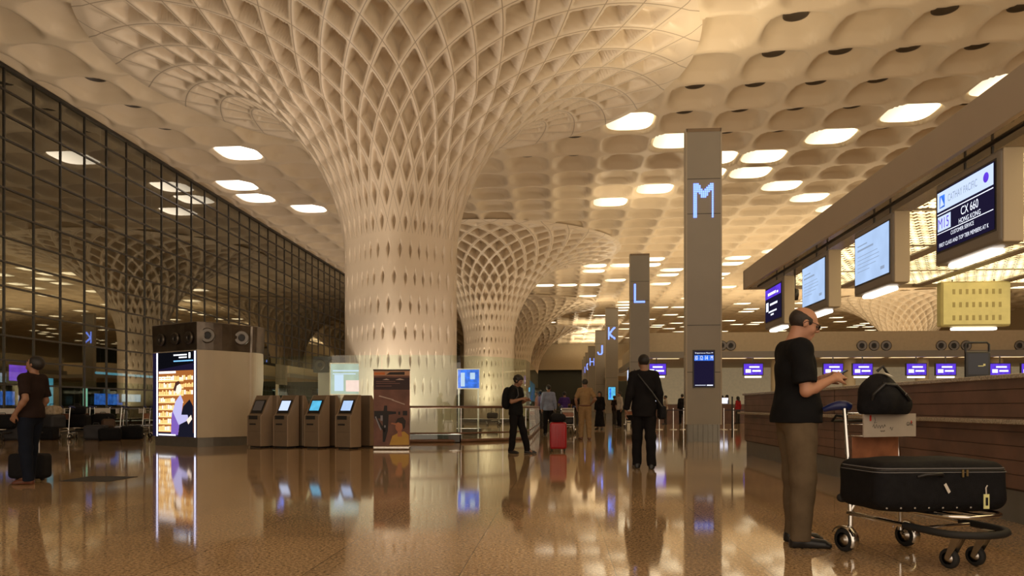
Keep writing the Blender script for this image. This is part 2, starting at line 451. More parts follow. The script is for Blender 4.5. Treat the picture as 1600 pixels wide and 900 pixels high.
        # two light smoothing passes
        for _ in range(2):
            acc = np.zeros_like(P); cnt = np.zeros(len(P))
            for a, b in ((0, 1), (1, 2), (2, 3), (3, 0)):
                np.add.at(acc, Q[:, a], P[Q[:, b]]); np.add.at(cnt, Q[:, a], 1)
                np.add.at(acc, Q[:, b], P[Q[:, a]]); np.add.at(cnt, Q[:, b], 1)
            P = P*.5+.5*acc/np.maximum(cnt, 1)[:, None]
        return P, Q
def V3(*a): return np.array(a, float)
def rotm(yaw=0, pitch=0, roll=0):
    """columns: forward, left, up after pitch (down positive) and yaw"""
    cy, sy, cp, sp_, cr, sr = math.cos(yaw), math.sin(yaw), math.cos(pitch), math.sin(pitch), math.cos(roll), math.sin(roll)
    Rz = np.array([[cy, -sy, 0], [sy, cy, 0], [0, 0, 1]]); Ry = np.array([[cp, 0, sp_], [0, 1, 0], [-sp_, 0, cp]]); Rx = np.array([[1, 0, 0], [0, cr, -sr], [0, sr, cr]])
    return Rz@Ry@Rx

M['skin'] = mat('skin warm', (.50, .25, .155), .5, var=.05)
M['skin2'] = mat('skin brown', (.27, .14, .085), .5, var=.06)
M['hairblack'] = mat('black hair', (.012, .010, .009), .55, var=.3, scale=80)
M['hairgrey'] = mat('dark hair', (.028, .018, .013), .6, var=.4, scale=90)
M['eye'] = mat('eye', (.05, .04, .035), .2)
def cloth(name, c, v=.1): return mat(name, c, .85, spec=.12, var=v, scale=14, bump=.25, bscale=160)
SH = {'shoulder': .168, 'zs': 1.435, 'hip': .095}

def figure(name, label, loc, heading, scale=1.0, res=.011, skin='skin2', top=None, top_m=None, bottom_m=None, shoe_m='black',
           hair='short', hair_m='hairblack', hips=(0, 0, .93), lean=0, head=(0, 0), feet=None, arms=None, fat=1.0, sleeve='short',
           hem=.86, loose=.012, skirt=False, group=None, knees=None, eyes=True, fem=False, back=0.0, feetyaw=(.18, -.18)):
    """one person; feet = {'L':(x,y,z),'R':..} ankle offsets, arms = {'L':(elbow, wrist, fingerdir, palmnormal, curl)} relative to the shoulder"""
    feet = feet or {'L': (0, .11, 0), 'R': (0, -.11, 0)}
    hp = V3(*hips)
    T = rotm(0, lean)                       # torso frame
    up = lambda x, y, z: hp+T@V3(x, y, z)     # torso point relative to the hips
    sw = SH['shoulder']*(.9 if fem else 1)
    J = {}
    J['pel'] = up(0, 0, .0); J['waist'] = up(.0, 0, .16); J['chest'] = up(.01-back*.02, 0, .37); J['nb'] = up(-.015-back*.035, 0, .545)
    J['L_sh'] = up(-.015-back*.02, sw, .495); J['R_sh'] = up(-.015-back*.02, -sw, .495)
    HR = rotm(head[0], lean*.3+head[1])
    J['hd'] = J['nb']+T@V3(.03+.02*back, 0, .06)+HR@V3(.005, 0, .10)
    hd = lambda x, y, z: J['hd']+HR@V3(x, y, z)
    for S, sg in (('L', 1), ('R', -1)):
        J[S+'_hip'] = hp+V3(0, sg*.092, -.02); a = V3(*feet[S])+V3(0, 0, .085); J[S+'_an'] = a
        kb = (knees or {}).get(S, .02)
        mid = (J[S+'_hip']*.49+a*.51); J[S+'_kn'] = mid+V3(kb, 0, 0)
    arms = arms or {}
    dflt = lambda sg: ((-.03, sg*.055, -.285), (.03, sg*.075, -.53), (.05, 0, -1), (0, -sg, 0), .35)
    A = {}
    for S, sg in (('L', 1), ('R', -1)):
        e, w, d, n, c = arms.get(S, dflt(sg))
        s0 = J[S+'_sh']; A[S] = (s0, s0+V3(*e), s0+V3(*w), V3(*d)/np.linalg.norm(d), V3(*n)/np.linalg.norm(n), c)
    pts = np.array([J['hd']+V3(0, 0, .14), J['hd']+V3(.16, 0, 0), J['hd']-V3(.16, 0, 0)]+[J[S+'_an'] for S in 'LR']+[A[S][i] for S in 'LR' for i in (1, 2)]+[A[S][2]+A[S][3]*.2 for S in 'LR'])
    lo = np.minimum(pts.min(0), [-.3*fat, -.36, 0])-.04; hi = np.maximum(pts.max(0), [.33*fat, .36, 0])+.06; lo[2] = -.02
    lo[0] = min(lo[0], min(feet[S][0] for S in 'LR')-.14); hi[0] = max(hi[0], max(feet[S][0] for S in 'LR')+.28)
    root = empty(name, loc, heading, label, 'person', group); root.scale = (scale,)*3
    # ---- body (skin): one continuous surface
    b = SDF(lo, hi, res); tiny = res > .009
    def torso(f, inf, k=.05):
        f.ell(up(0, 0, .01), (.115*fat+inf, .165+inf, .13+inf), T, k)
        f.ell(up(.005+.02*(fat-1), 0, .15), (.105*fat*fat+inf, .145*fat**.5+inf, .15+inf), T, k)
        f.ell(up(-.002-.015*back, 0, .35), (.118*fat**.6+inf, (.150 if fem else .165)+inf, .19+inf), T, k)
        f.cap(J['L_sh']+T@V3(0, -.03, .0), J['R_sh']+T@V3(0, .03, .0), .068+inf, None, k)
        f.cap(up(-.02-.03*back, .06, .53), up(-.02-.03*back, -.06, .53), .052+inf*.6, None, k)
        if fem: 
            for sg in (1, -1): f.ell(up(.085, sg*.07, .36), (.06+inf, .06+inf, .065+inf), T, .03)
    torso(b, -.004)
    for S, sg in (('L', 1), ('R', -1)):
        s0, e, w, d, n, c = A[S]
        b.cap(s0, e, .052 if not fem else .044, .040 if not fem else .034, .03)
        q = e+(w-e)*.3; b.cap(e, q, .040 if not fem else .034, .042 if not fem else .034, .015); b.cap(q, w, .042 if not fem else .034, .026, .015)
        b.cap(J[S+'_hip'], J[S+'_kn'], .082, .055, .03); q = J[S+'_kn']*.72+J[S+'_an']*.28
        b.cap(J[S+'_kn'], q, .053, .056, .02); b.cap(q, J[S+'_an'], .056, .036, .02); b.cap(J[S+'_an'], J[S+'_an']+V3(.12, 0, -.05), .035, .025, .02)
        # hand
        side = np.cross(n, d)*1.0; side /= np.linalg.norm(side)
        if (side@V3(1, 0, .3)) < 0 and abs(side@V3(1, 0, .3)) > .2: pass
        thumb_side = side*(-1 if S == 'L' else 1)
        b.cap(w, w+d*.035, .025, .017, .012, side, 1.25); b.cap(w+d*.03, w+d*.075, .0155, .0135, .015, side, 2.5)
        fr = .0092 if not tiny else .0105
        for i, (off, ln) in enumerate(((.031, .072), (.0105, .08), (-.0105, .075), (-.030, .058))):
            p = w+d*.085+thumb_side*off; ang = 0; segs = (.44, .31, .25)
            for j, sg_ in enumerate(segs):
                ang += c*(.55 if j == 0 else .95)*(1+.12*i)
                dd = d*math.cos(ang)+n*math.sin(ang); q = p+dd*ln*sg_
                b.cap(p, q, fr*(1-.07*j), fr*(.93-.07*j), .003); p = q
        tb = w+d*.025+thumb_side*.028; t1 = tb+(d*.62+thumb_side*.62+n*.35)*.042; t2 = t1+(d*.85+thumb_side*.12+n*.5*(.5+c))*.034
        b.cap(tb, t1, .0135, .011, .01); b.cap(t1, t2, .011, .009, .003)
    # neck and head
    b.cap(J['nb']-V3(0, 0, .02), hd(-.022, 0, -.05), .058, .054, .025)
    b.ell(hd(-.014, 0, .03), (.098, .077, .088), HR, .02); b.ell(hd(.028, 0, -.035), (.062, .058, .080), HR, .03)
    b.ell(hd(.066, 0, -.092), (.022, .028, .020), HR, .025)
    for sg in (1, -1):
        b.ell(hd(.058, sg*.036, -.028), (.028, .026, .03), HR, .02); b.ell(hd(-.008, sg*.079, -.006), (.019, .009, .031), HR, .004)
        b.ell(hd(.094, sg*.030, .004), (.013, .017, .012), HR, .012, True)
    b.cap(hd(.082, -.036, .025), hd(.082, .036, .025), .011, None, .012)
    b.cap(hd(.090, 0, .014), hd(.110, 0, -.018), .009, .014, .010); b.cap(hd(.097, -.012, -.027), hd(.097, .012, -.027), .009, None, .006)
    b.cap(hd(.088, -.018, -.055), hd(.088, .018, -.055), .009, None, .006); b.cap(hd(.086, -.015, -.068), hd(.086, .015, -.068), .009, None, .006)
    P, Q = b.mesh(); np_mesh('body', P, Q, M[skin], root)
    if eyes:
        mb = MB()
        for sg in (1, -1):
            c = hd(.080, sg*.030, .004); mb.lathe([(math.sin(t*PI/6)*.0125, -math.cos(t*PI/6)*.0125) for t in range(7)], c, HR@V3(1, 0, 0), 10)
        mb.build('eyes', M['eye'], root)
    # ---- hair
    if hair:
        lo2 = J['hd']-(.20 if hair != 'long' else .42); hi2 = J['hd']+.2; h = SDF(lo2, hi2, min(res, .008))
        if hair == 'bald':
            h.ell(hd(-.016, 0, .026), (.102, .081, .088), HR, .0)
            h.plane(hd(0, 0, .052), HR@V3(.30, 0, .95)); h.plane(hd(.045, 0, 0), HR@V3(1, 0, .25)); h.plane(hd(0, 0, -.05), HR@V3(.55, 0, -.84))
            for sg in (1, -1): h.ell(hd(.0, sg*.085, -.016), (.026, .02, .036), HR, .004, True)
        else:
            th = {'short': .007, 'fluffy': .020, 'long': .014, 'bun': .012}[hair]
            h.ell(hd(-.018, 0, .034), (.100+th, .079+th, .090+th), HR, .0)
            if hair == 'long': h.cap(hd(-.06, 0, .0), hd(-.09, 0, -.27), .075, .045, .03, HR@V3(0, 1, 0), 1.3)
            if hair == 'bun': h.ell(hd(-.13, 0, .03), (.045, .045, .045), HR, .02)
            h.ell(hd(.100, 0, -.040), (.088, .110, .098), HR, .012, True)
            if hair in ('short', 'fluffy'): h.plane(hd(0, 0, -.058), HR@V3(.35, 0, -.94))
            for sg in (1, -1): h.ell(hd(.004, sg*.092, -.012), (.024, .022, .034), HR, .004, True)
            if hair == 'fluffy': h.noise(.006, 70)
        P, Q = h.mesh(); np_mesh('hair', P, Q, M[hair_m], root)
    # ---- top
    t = SDF(lo-.03, hi+.03, res); inf = loose
    torso(t, inf, .05)
    if hem < hips[2]-.02:
        t.cap(up(.0, 0, .06), V3(hp[0]-.005, 0, hem-.1), .138*fat+inf, .146*fat+inf, .05, V3(0, 1, 0), 1.16)
    for S, sg in (('L', 1), ('R', -1)):
        s0, e, w, d, n, c = A[S]; ra = (.052 if not fem else .044)+inf*.9+.004
        if sleeve == 'short':
            ax = (e-s0)/np.linalg.norm(e-s0); pt = s0+ax*np.linalg.norm(e-s0)*.80
            t.cap(s0, e, ra+.003, ra+.008, .03, cut=(pt, ax))
        else:
            ax = (w-e)/np.linalg.norm(w-e); pt = w-ax*.012
            t.cap(s0, e, ra+.003, ra-.004, .03); t.cap(e, w+ax*.05, ra-.004, .036+inf*.5, .012, cut=(pt, ax))
    t.noise(.0055, 26, 1.3)
    nk = J['nb']+T@V3(.02, 0, .045); t.plane(nk, T@V3(-.25, 0, 1)) if sleeve == 'short' else t.plane(nk+V3(0, 0, .012), T@V3(-.4, 0, 1))
    t.plane(V3(0, 0, hem), V3(0, 0, -1))
    P, Q = t.mesh(); np_mesh(top or 'shirt', P, Q, top_m, root)
    # ---- bottom
    p = SDF(lo-.02, hi+.02, res)
    if skirt:
        p.cap(hp+V3(0, 0, .06), V3(hp[0]*.5, 0, .16), .125, .20, .03, V3(0, 1, 0), 1.25); p.plane(V3(0, 0, .13), V3(0, 0, -1))
    else:
        p.ell(hp+V3(0, 0, .01), (.128*fat, .172, .13), None, .04)
        for S, sg in (('L', 1), ('R', -1)):
            an = J[S+'_an']; kn = J[S+'_kn']; ax = (an-kn)/np.linalg.norm(an-kn)
            p.cap(J[S+'_hip']+V3(0, 0, .02), kn, .104*fat, .080*fat, .035); p.cap(kn, an+ax*.05, .080*fat, .068, .03, cut=(an-ax*.0+V3(0, 0, -.035), V3(0, 0, -1)))
    p.noise(.006, 21, .4); p.plane(V3(0, 0, min(hips[2]+.12, hem+.012)), V3(0, 0, 1))
    P, Q = p.mesh(); np_mesh('skirt' if skirt else 'trousers', P, Q, bottom_m, root)
    # ---- shoes
    for S, sg in (('L', 1), ('R', -1)):
        an = J[S+'_an']; fy = feetyaw[0 if S == 'L' else 1]; R = rotm(fy); g = V3(an[0], an[1], an[2]-.085)
        sh = SDF(g+V3(-.16, -.2, -.01), g+V3(.28, .2, .16), min(res, .008))
        f = lambda x, y, z: g+R@V3(x, y, z)
        sh.cap(f(-.035, 0, .045), f(.16, 0, .030), .042, .034, .02, R@V3(0, 1, 0), 1.12); sh.cap(f(-.02, 0, .05), f(-.015, 0, .095), .042, .044, .03)
        sh.cap(f(-.05, 0, .018), f(.19, 0, .016), .030, .028, .01, R@V3(0, 1, 0), 1.3); sh.plane(g+V3(0, 0, .002), V3(0, 0, -1)); sh.plane(g+V3(0, 0, .105), V3(0, 0, 1))
        P, Q = sh.mesh(); np_mesh('shoe', P, Q, M[shoe_m], root)
    info = dict(J=J, A=A, hd=hd, HR=HR, up=up, T=T)
    return root, info

# ================================================================== THE HALL
ZC = 12.1; XW = -18.0; YB = 138.0; XR = 52.0
# floor
fl = MB(); fl.quad((XW-.2, -8, 0), (XR-XW+.2, 0, 0), (0, YB+8, 0)); tag(fl.build('floor', M['floor']), kind='structure')

# ---- columns (flared, one lattice shell)
NL = 32
def column_arrays(nu, nv):
    RO = 9.0; r0 = 1.72; rr = RO-r0; z0 = 5.6; bb = ZC-.06-z0
    # profile samples by arc length
    prof = [(r0, z, 0) for z in np.linspace(0, z0, 60)]
    for t in np.linspace(0, PI/2, 200)[1:]:
        prof.append((RO-rr*math.cos(t), z0+bb*math.sin(t), t))
    prof.append((RO+.30, ZC+.015, PI/2))
    prof = np.array(prof); ds = np.hypot(np.diff(prof[:, 0]), np.diff(prof[:, 1]))
    rm = (prof[1:, 0]+prof[:-1, 0])/2; pitch = np.interp(rm, [1.7, 2.3, 3.2, 9.4], [1.64, 1.45, 1.30, 1.80])
    bs = np.concatenate([[0], np.cumsum(ds/pitch)])
    B = np.linspace(0, bs[-1], nv); R = np.interp(B, bs, prof[:, 0]); Z = np.interp(B, bs, prof[:, 1])
    ph = np.linspace(0, 2*PI, nu, endpoint=False)
    PH, BB = np.meshgrid(ph, B); RR = np.repeat(R[:, None], nu, 1); ZZ = np.repeat(Z[:, None], nu, 1)
    # rounded square section, corners toward the hall axes, turning round as it flares
    ex = 2+2.6*np.clip((3.6-RR)/1.9, 0, 1)**1.0
    a = PH+PI/4
    sq = (np.abs(np.cos(a))**ex+np.abs(np.sin(a))**ex)**(-1/ex)
    ro = RR*sq/np.where(ex > 2, 2**(.5-1/ex)*.97+.03, 1)*1.04**(np.clip((3.6-RR)/1.9, 0, 1))
    # lattice
    A = NL*PH/(2*PI); p = A+BB; q = A-BB
    fp = p-np.floor(p); fq = q-np.floor(q)
    # distance with the rib wider on the shaft
    m = np.minimum(np.minimum(fp, 1-fp), np.minimum(fq, 1-fq))
    w = np.clip((RR-1.72)/1.2, 0, 1)
    rib = .205*(1-w)**2+.105; dep = .17+.38*np.clip((RR-1.9)/2.2, 0, 1)
    fade = np.clip((RR-6.8)/2.0, 0, 1); dep = dep*(1-fade*.60); top = rib+.09+.06*(1-w)+.10*fade
    tt = np.clip((m-rib)/(top-rib), 0, 1); rec = tt*tt*(3-2*tt)*dep
    # on the shaft the pocket is deepest at its lower end
    low = (fp-fq) ; 
    yy = ((fp-.5)-(fq-.5))            # -1 bottom .. 1 top of a cell
    rec = rec*np.where(RR < 2.4, np.clip(1.0-1.3*yy*(1-w), .15, 1.8), 1)
    rec *= np.clip((RO-.1-RR)/1.0, 0, 1)
    # normal of the profile (pointing into the shell = away from the hall)
    dR = np.gradient(R); dZ = np.gradient(Z); ln = np.hypot(dR, dZ)+1e-9
    nr = -(dZ/ln)[:, None]; nz = (dR/ln)[:, None]
    ro2 = ro+nr*rec; z2 = ZZ+nz*rec
    V = np.stack([ro2*np.cos(PH), ro2*np.sin(PH), z2], -1).reshape(-1, 3)
    uv = np.stack([p, q], -1).reshape(-1, 2)
    # seam-safe uv: q,p are only used through fract, wrap at the seam is a whole number
    i = np.arange(nv-1)[:, None]*nu; j = np.arange(nu)[None, :]; j2 = (j+1) % nu
    Fq = np.stack([(i+j), (i+j2), (i+nu+j2), (i+nu+j)], -1).reshape(-1, 4)
    return V, Fq, uv, nu
CX1, CY1 = W(626, 24.5); CX2, CY2 = W(763, 54.7); DYC = 30.3
cols = [(CX1, CY1), (CX1, CY2), (CX1, CY2+DYC), (CX1, CY2+DYC*2-3), (36.8, 54.5), (36.8, 84.8)]
def build_column(name, nu, nv):
    V, Fq, uv, nu = column_arrays(nu, nv)
    me = bpy.data.meshes.new(name)
    me.vertices.add(len(V)); me.vertices.foreach_set('co', V.astype(np.float32).ravel())
    me.loops.add(Fq.size); me.loops.foreach_set('vertex_index', Fq.astype(np.int32).ravel())
    me.polygons.add(len(Fq)); me.polygons.foreach_set('loop_start', np.arange(0, Fq.size, 4, dtype=np.int32)); me.polygons.foreach_set('loop_total', np.full(len(Fq), 4, np.int32))
    me.polygons.foreach_set('use_smooth', np.ones(len(Fq), bool))
    U = uv[Fq.ravel()].reshape(-1, 4, 2).copy()
    wrap = (Fq[:, 1] < Fq[:, 0])                      # faces across the seam: continue the count
    U[wrap, 1, :] += NL; U[wrap, 2, :] += NL
    l = me.uv_layers.new(name='UVMap'); l.data.foreach_set('uv', U.astype(np.float32).ravel())
    me.update(calc_edges=True); me.materials.append(M['shell']); return me
mehi = build_column('flared_column', 672, 300); melo = build_column('flared_column', 336, 150)
clab = ['huge white lattice column in the foreground flaring into the ceiling behind the check-in kiosks',
        'second white lattice column behind the huge foreground one, beside the standing backpacker',
        'third white lattice column in the row, curving out behind the second',
        'farthest white lattice column at the dark end arch',
        'distant white flared column at far right beyond the hanging yellow sign',
        'more distant flared column at far right, past the nearer right-hand one']
for i, (x, y) in enumerate(cols):
    o = bpy.data.objects.new('flared_column', mehi if i < 2 else melo); col.objects.link(o); o.location = (x, y, 0)
    tag(o, clab[i], 'column', 'flared lattice columns')

# ---- coffered ceiling
PX, PY = 2.11, 2.37; OX, OY = 4.81, 28.1-2.37*12      # cell centres at OX+i*PX, OY+j*PY
def snap(px, py, z=12.35):
    g = G(px, py, z); return (round((g.x-OX)/PX), round((g.y-OY)/PY))
lit_px = [(985, 192), (1052, 220), (1302, 209), (1427, 171), (1552, 122), (1196, 241), (1175, 266), (1134, 243), (1225, 286), (1268, 304), (1023, 294), (953, 315),
          (930, 405), (968, 412), (1050, 418), (1040, 426), (920, 442), (962, 436), (1155, 398), (1205, 387), (1140, 443), (408, 216), (368, 248), (333, 275), (365, 297), (453, 314), (518, 328),
          (1300, 320), (1130, 262)]
lit = {snap(*p) for p in lit_px}
rnd = random.Random(5)
for j in range(24, 56):
    for i in range(-9, 20):
        x, y = OX+i*PX, OY+j*PY
        if any(math.hypot(x-a, y-b) < 10.3 for a, b in cols): continue
        if y > 56 and x > -2 and rnd.random() < (.26 if y < 84 else .20): lit.add((i, j))
        if y > 44 and x < -15 and rnd.random() < .16: lit.add((i, j))
def coffer_axis(c0, p, lo, hi, fine_hi, nf, nc):
    xs = [lo]; k = math.floor((lo-c0)/p)
    while True:
        a = c0+(k-.5)*p
        n = nf if a < fine_hi else nc
        for q in range(n):
            v = a+p*q/n
            if lo < v < hi: xs.append(v)
        k += 1
        if a > hi: break
    xs.append(hi); return np.array(sorted(xs))
xs = coffer_axis(OX, PX, XW, XR, 15, 18, 9); ys = coffer_axis(OY, PY, -4, YB, 58, 18, 9)
XX, YY = np.meshgrid(xs, ys)
I = np.round((XX-OX)/PX); Jc = np.round((YY-OY)/PY)
u = np.abs((XX-OX)/PX-I)*2; v = np.abs((YY-OY)/PY-Jc)*2
dsq = (u**3.2+v**3.2)**(1/3.2)
litm = np.zeros(XX.shape, bool)
for (a, b) in lit: litm |= (I == a) & (Jc == b)
def sst(x, a, b):
    t = np.clip((x-a)/(b-a), 0, 1); return t*t*(3-2*t)
rec = np.where(litm, .42*(1-sst(dsq, .84, .97)), .56*(np.clip((.88-dsq)/.56, 0, 1)*.62+.38*(1-sst(dsq, .80, .93))))
inside = np.zeros(XX.shape, bool); fade = np.ones(XX.shape)
for a, b in cols:
    r = np.hypot(XX-a, YY-b); inside |= r < 8.7
    fade *= np.where(litm, 1, sst(r, 9.0, 9.6))
fade *= np.clip((XX-XW)/.25, 0, 1)
ZZ = ZC+rec*fade
ny, nx = XX.shape
i = np.arange(ny-1)[:, None]*nx; j = np.arange(nx-1)[None, :]
Fc = np.stack([i+j, i+nx+j, i+nx+j+1, i+j+1], -1).reshape(-1, 4)
ins = inside.ravel(); Fc = Fc[~(ins[Fc].all(1))]
o = np_mesh('ceiling', np.stack([XX, YY, ZZ], -1).reshape(-1, 3), Fc, M['ceil']); tag(o, kind='structure')

# lit panels and dark round fittings
lp = MB(); n = 28
def sup(a, b, k=3.2, n=28): return [(a*abs(math.cos(2*PI*t/n))**(2/k)*(1 if math.cos(2*PI*t/n) > 0 else -1), b*abs(math.sin(2*PI*t/n))**(2/k)*(1 if math.sin(2*PI*t/n) > 0 else -1)) for t in range(n)]
sp_ = sup(.86*PX/2, .86*PY/2); lp.add([(x, y, 0) for x, y in sp_]+[(0, 0, .05)], [(k, n, (k+1) % n) for k in range(n)])
def lamp_mat():
    m, nt, N, L = newmat('coffer lamp'); out = N.new('ShaderNodeOutputMaterial'); e = N.new('ShaderNodeEmission'); e.inputs[0].default_value = (1, .84, .58, 1)
    geo = N.new('ShaderNodeNewGeometry'); s3 = N.new('ShaderNodeSeparateXYZ'); L.new(geo.outputs['Position'], s3.inputs[0])
    r3 = N.new('ShaderNodeMapRange'); r3.inputs[1].default_value = -12; r3.inputs[2].default_value = 4; L.new(s3.outputs[0], r3.inputs[0])
    m3 = N.new('ShaderNodeMix'); m3.data_type = 'RGBA'; m3.inputs[6].default_value = (1, .86, .72, 1); m3.inputs[7].default_value = (1, .82, .52, 1); L.new(r3.outputs[0], m3.inputs[0]); L.new(m3.outputs[2], e.inputs[0])
    tc = N.new('ShaderNodeTexCoord'); sp = N.new('ShaderNodeSeparateXYZ'); L.new(tc.outputs['Object'], sp.inputs[0])
    r = N.new('ShaderNodeMapRange'); r.inputs[1].default_value = -.9; r.inputs[2].default_value = .9; r.inputs[3].default_value = 1.15; r.inputs[4].default_value = 3.4
    L.new(sp.outputs[0], r.inputs[0]); L.new(r.outputs[0], e.inputs[1]); L.new(e.outputs[0], out.inputs[0]); return m
M['coffer'] = lamp_mat()
lamp0 = None
for k, (a, b) in enumerate(sorted(lit)):
    x, y = OX+a*PX, OY+b*PY
    if x > 50 or x < XW+.8: continue
    if min(math.hypot(x-p, y-q) for p, q in cols) < 9.6: continue
    if lamp0 is None: o = lamp0 = lp.build('coffer_light', M['coffer'])
    else: o = lamp0.copy(); col.objects.link(o)
    o.location = (x, y, ZC+.13)
    side = 'near the glass wall' if x < -10 else ('above the central aisle' if x < 9 else 'toward the check-in side')
    far = 'nearest rows' if y < 35 else ('middle rows' if y < 58 else 'far rows')
    tag(o, f'glowing rounded square ceiling light {side}, in the {far} of coffers', 'light', f'glowing coffer lights {side}, {far}')
hp_ = MB(); hp_.lathe([(0, .02), (.27, .02), (.32, -.02), (.36, -.03), (.36, .02)], n=24)
hole0 = None; rnd = random.Random(11); cnt = 0
hole_px = [snap(*p, z=12.6) for p in [(1480, 12), (1595, 8), (1209, 83), (1315, 78), (1530, 67), (1085, 136), (1180, 130), (1276, 126), (1374, 122), (1069, 174), (1155, 170), (1244, 166), (1333, 162), (1135, 205), (1385, 193), (823, 243), (895, 213), (770, 288), (150, 137), (208, 177), (292, 173), (258, 208), (105, 2), (110, 40), (900, 240)]]
for (a, b) in sorted(set(hole_px) | {(i, j) for i in range(-10, 8) for j in range(10, 26) if rnd.random() < .42}):
    x, y = OX+a*PX, OY+b*PY
    if (a, b) in lit or x < XW+1 or any(math.hypot(x-p, y-q) < 10.3 for p, q in cols): continue
    if hole0 is None: o = hole0 = hp_.build('round_downlight', M['hole'])
    else: o = hole0.copy(); col.objects.link(o)
    o.location = (x, y, ZC+.50); cnt += 1
    side = 'near the glass wall' if x < -10 else ('above the central aisle' if x < 9 else 'above the check-in side')
    tag(o, f'dark round fitting sunk in an unlit ceiling coffer {side}', 'downlight', f'dark round ceiling fittings {side}')

# ---- glass wall on the left
gw = MB(); gw.quad((XW, -8, 0), (0, YB+8, 0), (0, 0, ZC)); wl = gw.build('wall_left', M['glasswall']); tag(wl, kind='structure')
mb = MB()
y = 23.3-1.41*24+.2
while y < YB-1:
    mb.box(XW-.02, XW+.04, y-.024, y+.024, 0, ZC); y += 1.41
mb.build('mullion', M['bsteel'], wl)
mb = MB(); z = ZC-.797
while z > .3:
    mb.box(XW-.01, XW+.045, -8, YB, z-.028, z+.028); z -= .797
mb.box(XW-.05, XW+.10, -8, YB, ZC-.1, ZC); mb.box(XW-.05, XW+.12, -8, YB, 0, .12)
mb.build('transom', M['bsteel'], wl)
mb = MB(); mb.box(XW-14, XW-13.8, -20, YB, 0, 16); tag(mb.build('wall_backdrop', mat('night backdrop', (.03, .028, .022), .8, var=.5, scale=.3)), kind='structure')  # dark wall added outside to block the bright world background
mb = MB(); mb.box(XW-14, XW-.2, -20, YB, -.1, -.02); tag(mb.build('pavement', mat('night paving', (.03, .03, .028), .5)), kind='structure')
mb = MB(); mb.box(XW-14, XW-.2, -20, YB, 13.2, 13.4); tag(mb.build('canopy_outside', M['dark']), kind='structure')
# ---- end wall and right wall
mb = MB(); mb.box(XW-14, XR+.2, YB, YB+.3, 0, ZC+1); tag(mb.build('wall_back', mat('end wall dark', (.035, .04, .03), .5)), kind='structure')
mb = MB(); mb.box(XR, XR+.3, -8, YB, 0, ZC+1); tag(mb.build('wall_right', M['wall']), kind='structure')

# ================================================================== lettered pillars
glyph = {
 'M': ["X.....X", "XX...XX", "XXX.XXX", "XX.X.XX", "XX...XX", "XX...XX", "XX...XX", "XX...XX", "XX...XX", "XX...XX"],
}
def led_letter(ch, parent, x0, z0, w, h, y, dots=True):
    """letter strokes as rows of small square lamps on the face y"""
    S = {'M': [[(0, 0), (0, 1), (.5, .62), (1, 1), (1, 0)]], 'L': [[(0, 1), (0, 0), (1, 0)]], 'K': [[(0, 0), (0, 1)], [(1, 1), (.08, .45), (1, 0)]],
         'J': [[(.9, 1), (.9, .25), (.7, .03), (.3, .0), (.05, .2)]], 'H': [[(0, 0), (0, 1)], [(1, 0), (1, 1)], [(0, .5), (1, .5)]],
         'G': [[(.95, .82), (.7, 1), (.3, 1), (.03, .75), (.03, .25), (.3, 0), (.7, 0), (.97, .2), (.97, .45), (.55, .45)]],
         'F': [[(0, 0), (0, 1), (1, 1)], [(0, .52), (.8, .52)]], 'E': [[(1, 0), (0, 0), (0, 1), (1, 1)], [(0, .5), (.8, .5)]],
         'D': [[(0, 0), (0, 1), (.6, 1), (1, .7), (1, .3), (.6, 0), (0, 0)]], 'C': [[(1, .85), (.7, 1), (.3, 1), (0, .7), (0, .3), (.3, 0), (.7, 0), (1, .15)]]}[ch]
    mb = MB(); st = .052; cells = set()
    nx = int(w/st); nz = int(h/st)
    for i in range(nx+1):
        for j in range(nz+1):
            px, pz = i*st, j*st; best = 9
            for pl in S:
                for (a, b) in zip(pl[:-1], pl[1:]):
                    ax, az, bx, bz = a[0]*w, a[1]*h, b[0]*w, b[1]*h; L2 = (bx-ax)**2+(bz-az)**2
                    t = max(0, min(1, ((px-ax)*(bx-ax)+(pz-az)*(bz-az))/L2)); best = min(best, math.hypot(px-ax-t*(bx-ax), pz-az-t*(bz-az)))
            if best < .072: cells.add((i, j))
    for i, j in cells:
        cx, cz = x0+i*st, z0+j*st
        mb.box(cx-.021, cx+.021, y-.012, y, cz-.021, cz+.021)
    return mb.build('letter', M['led'], parent)
pill = [('M', 1098, 22.2), ('L', 999, 40.2), ('K', 955, 61.9), ('J', 937, 80), ('H', 923.5, 101), ('G', 914, 113), ('F', 907, 122), ('E', 902, 130)]
plab = {'M': 'tall grey pillar nearest the counter with a blue lit letter M and a small departures screen',
        'L': 'tall grey pillar with a blue lit letter L behind the man in the suit', 'K': 'tall grey pillar with a blue lit letter K and a blue screen at its foot',
        'J': 'distant grey pillar with a blue lit letter J', 'H': 'distant grey pillar with a blue lit letter H', 'G': 'distant grey pillar with a blue lit letter G',
        'F': 'very distant grey pillar with a blue lit letter F', 'E': 'farthest grey pillar with a blue lit letter E'}
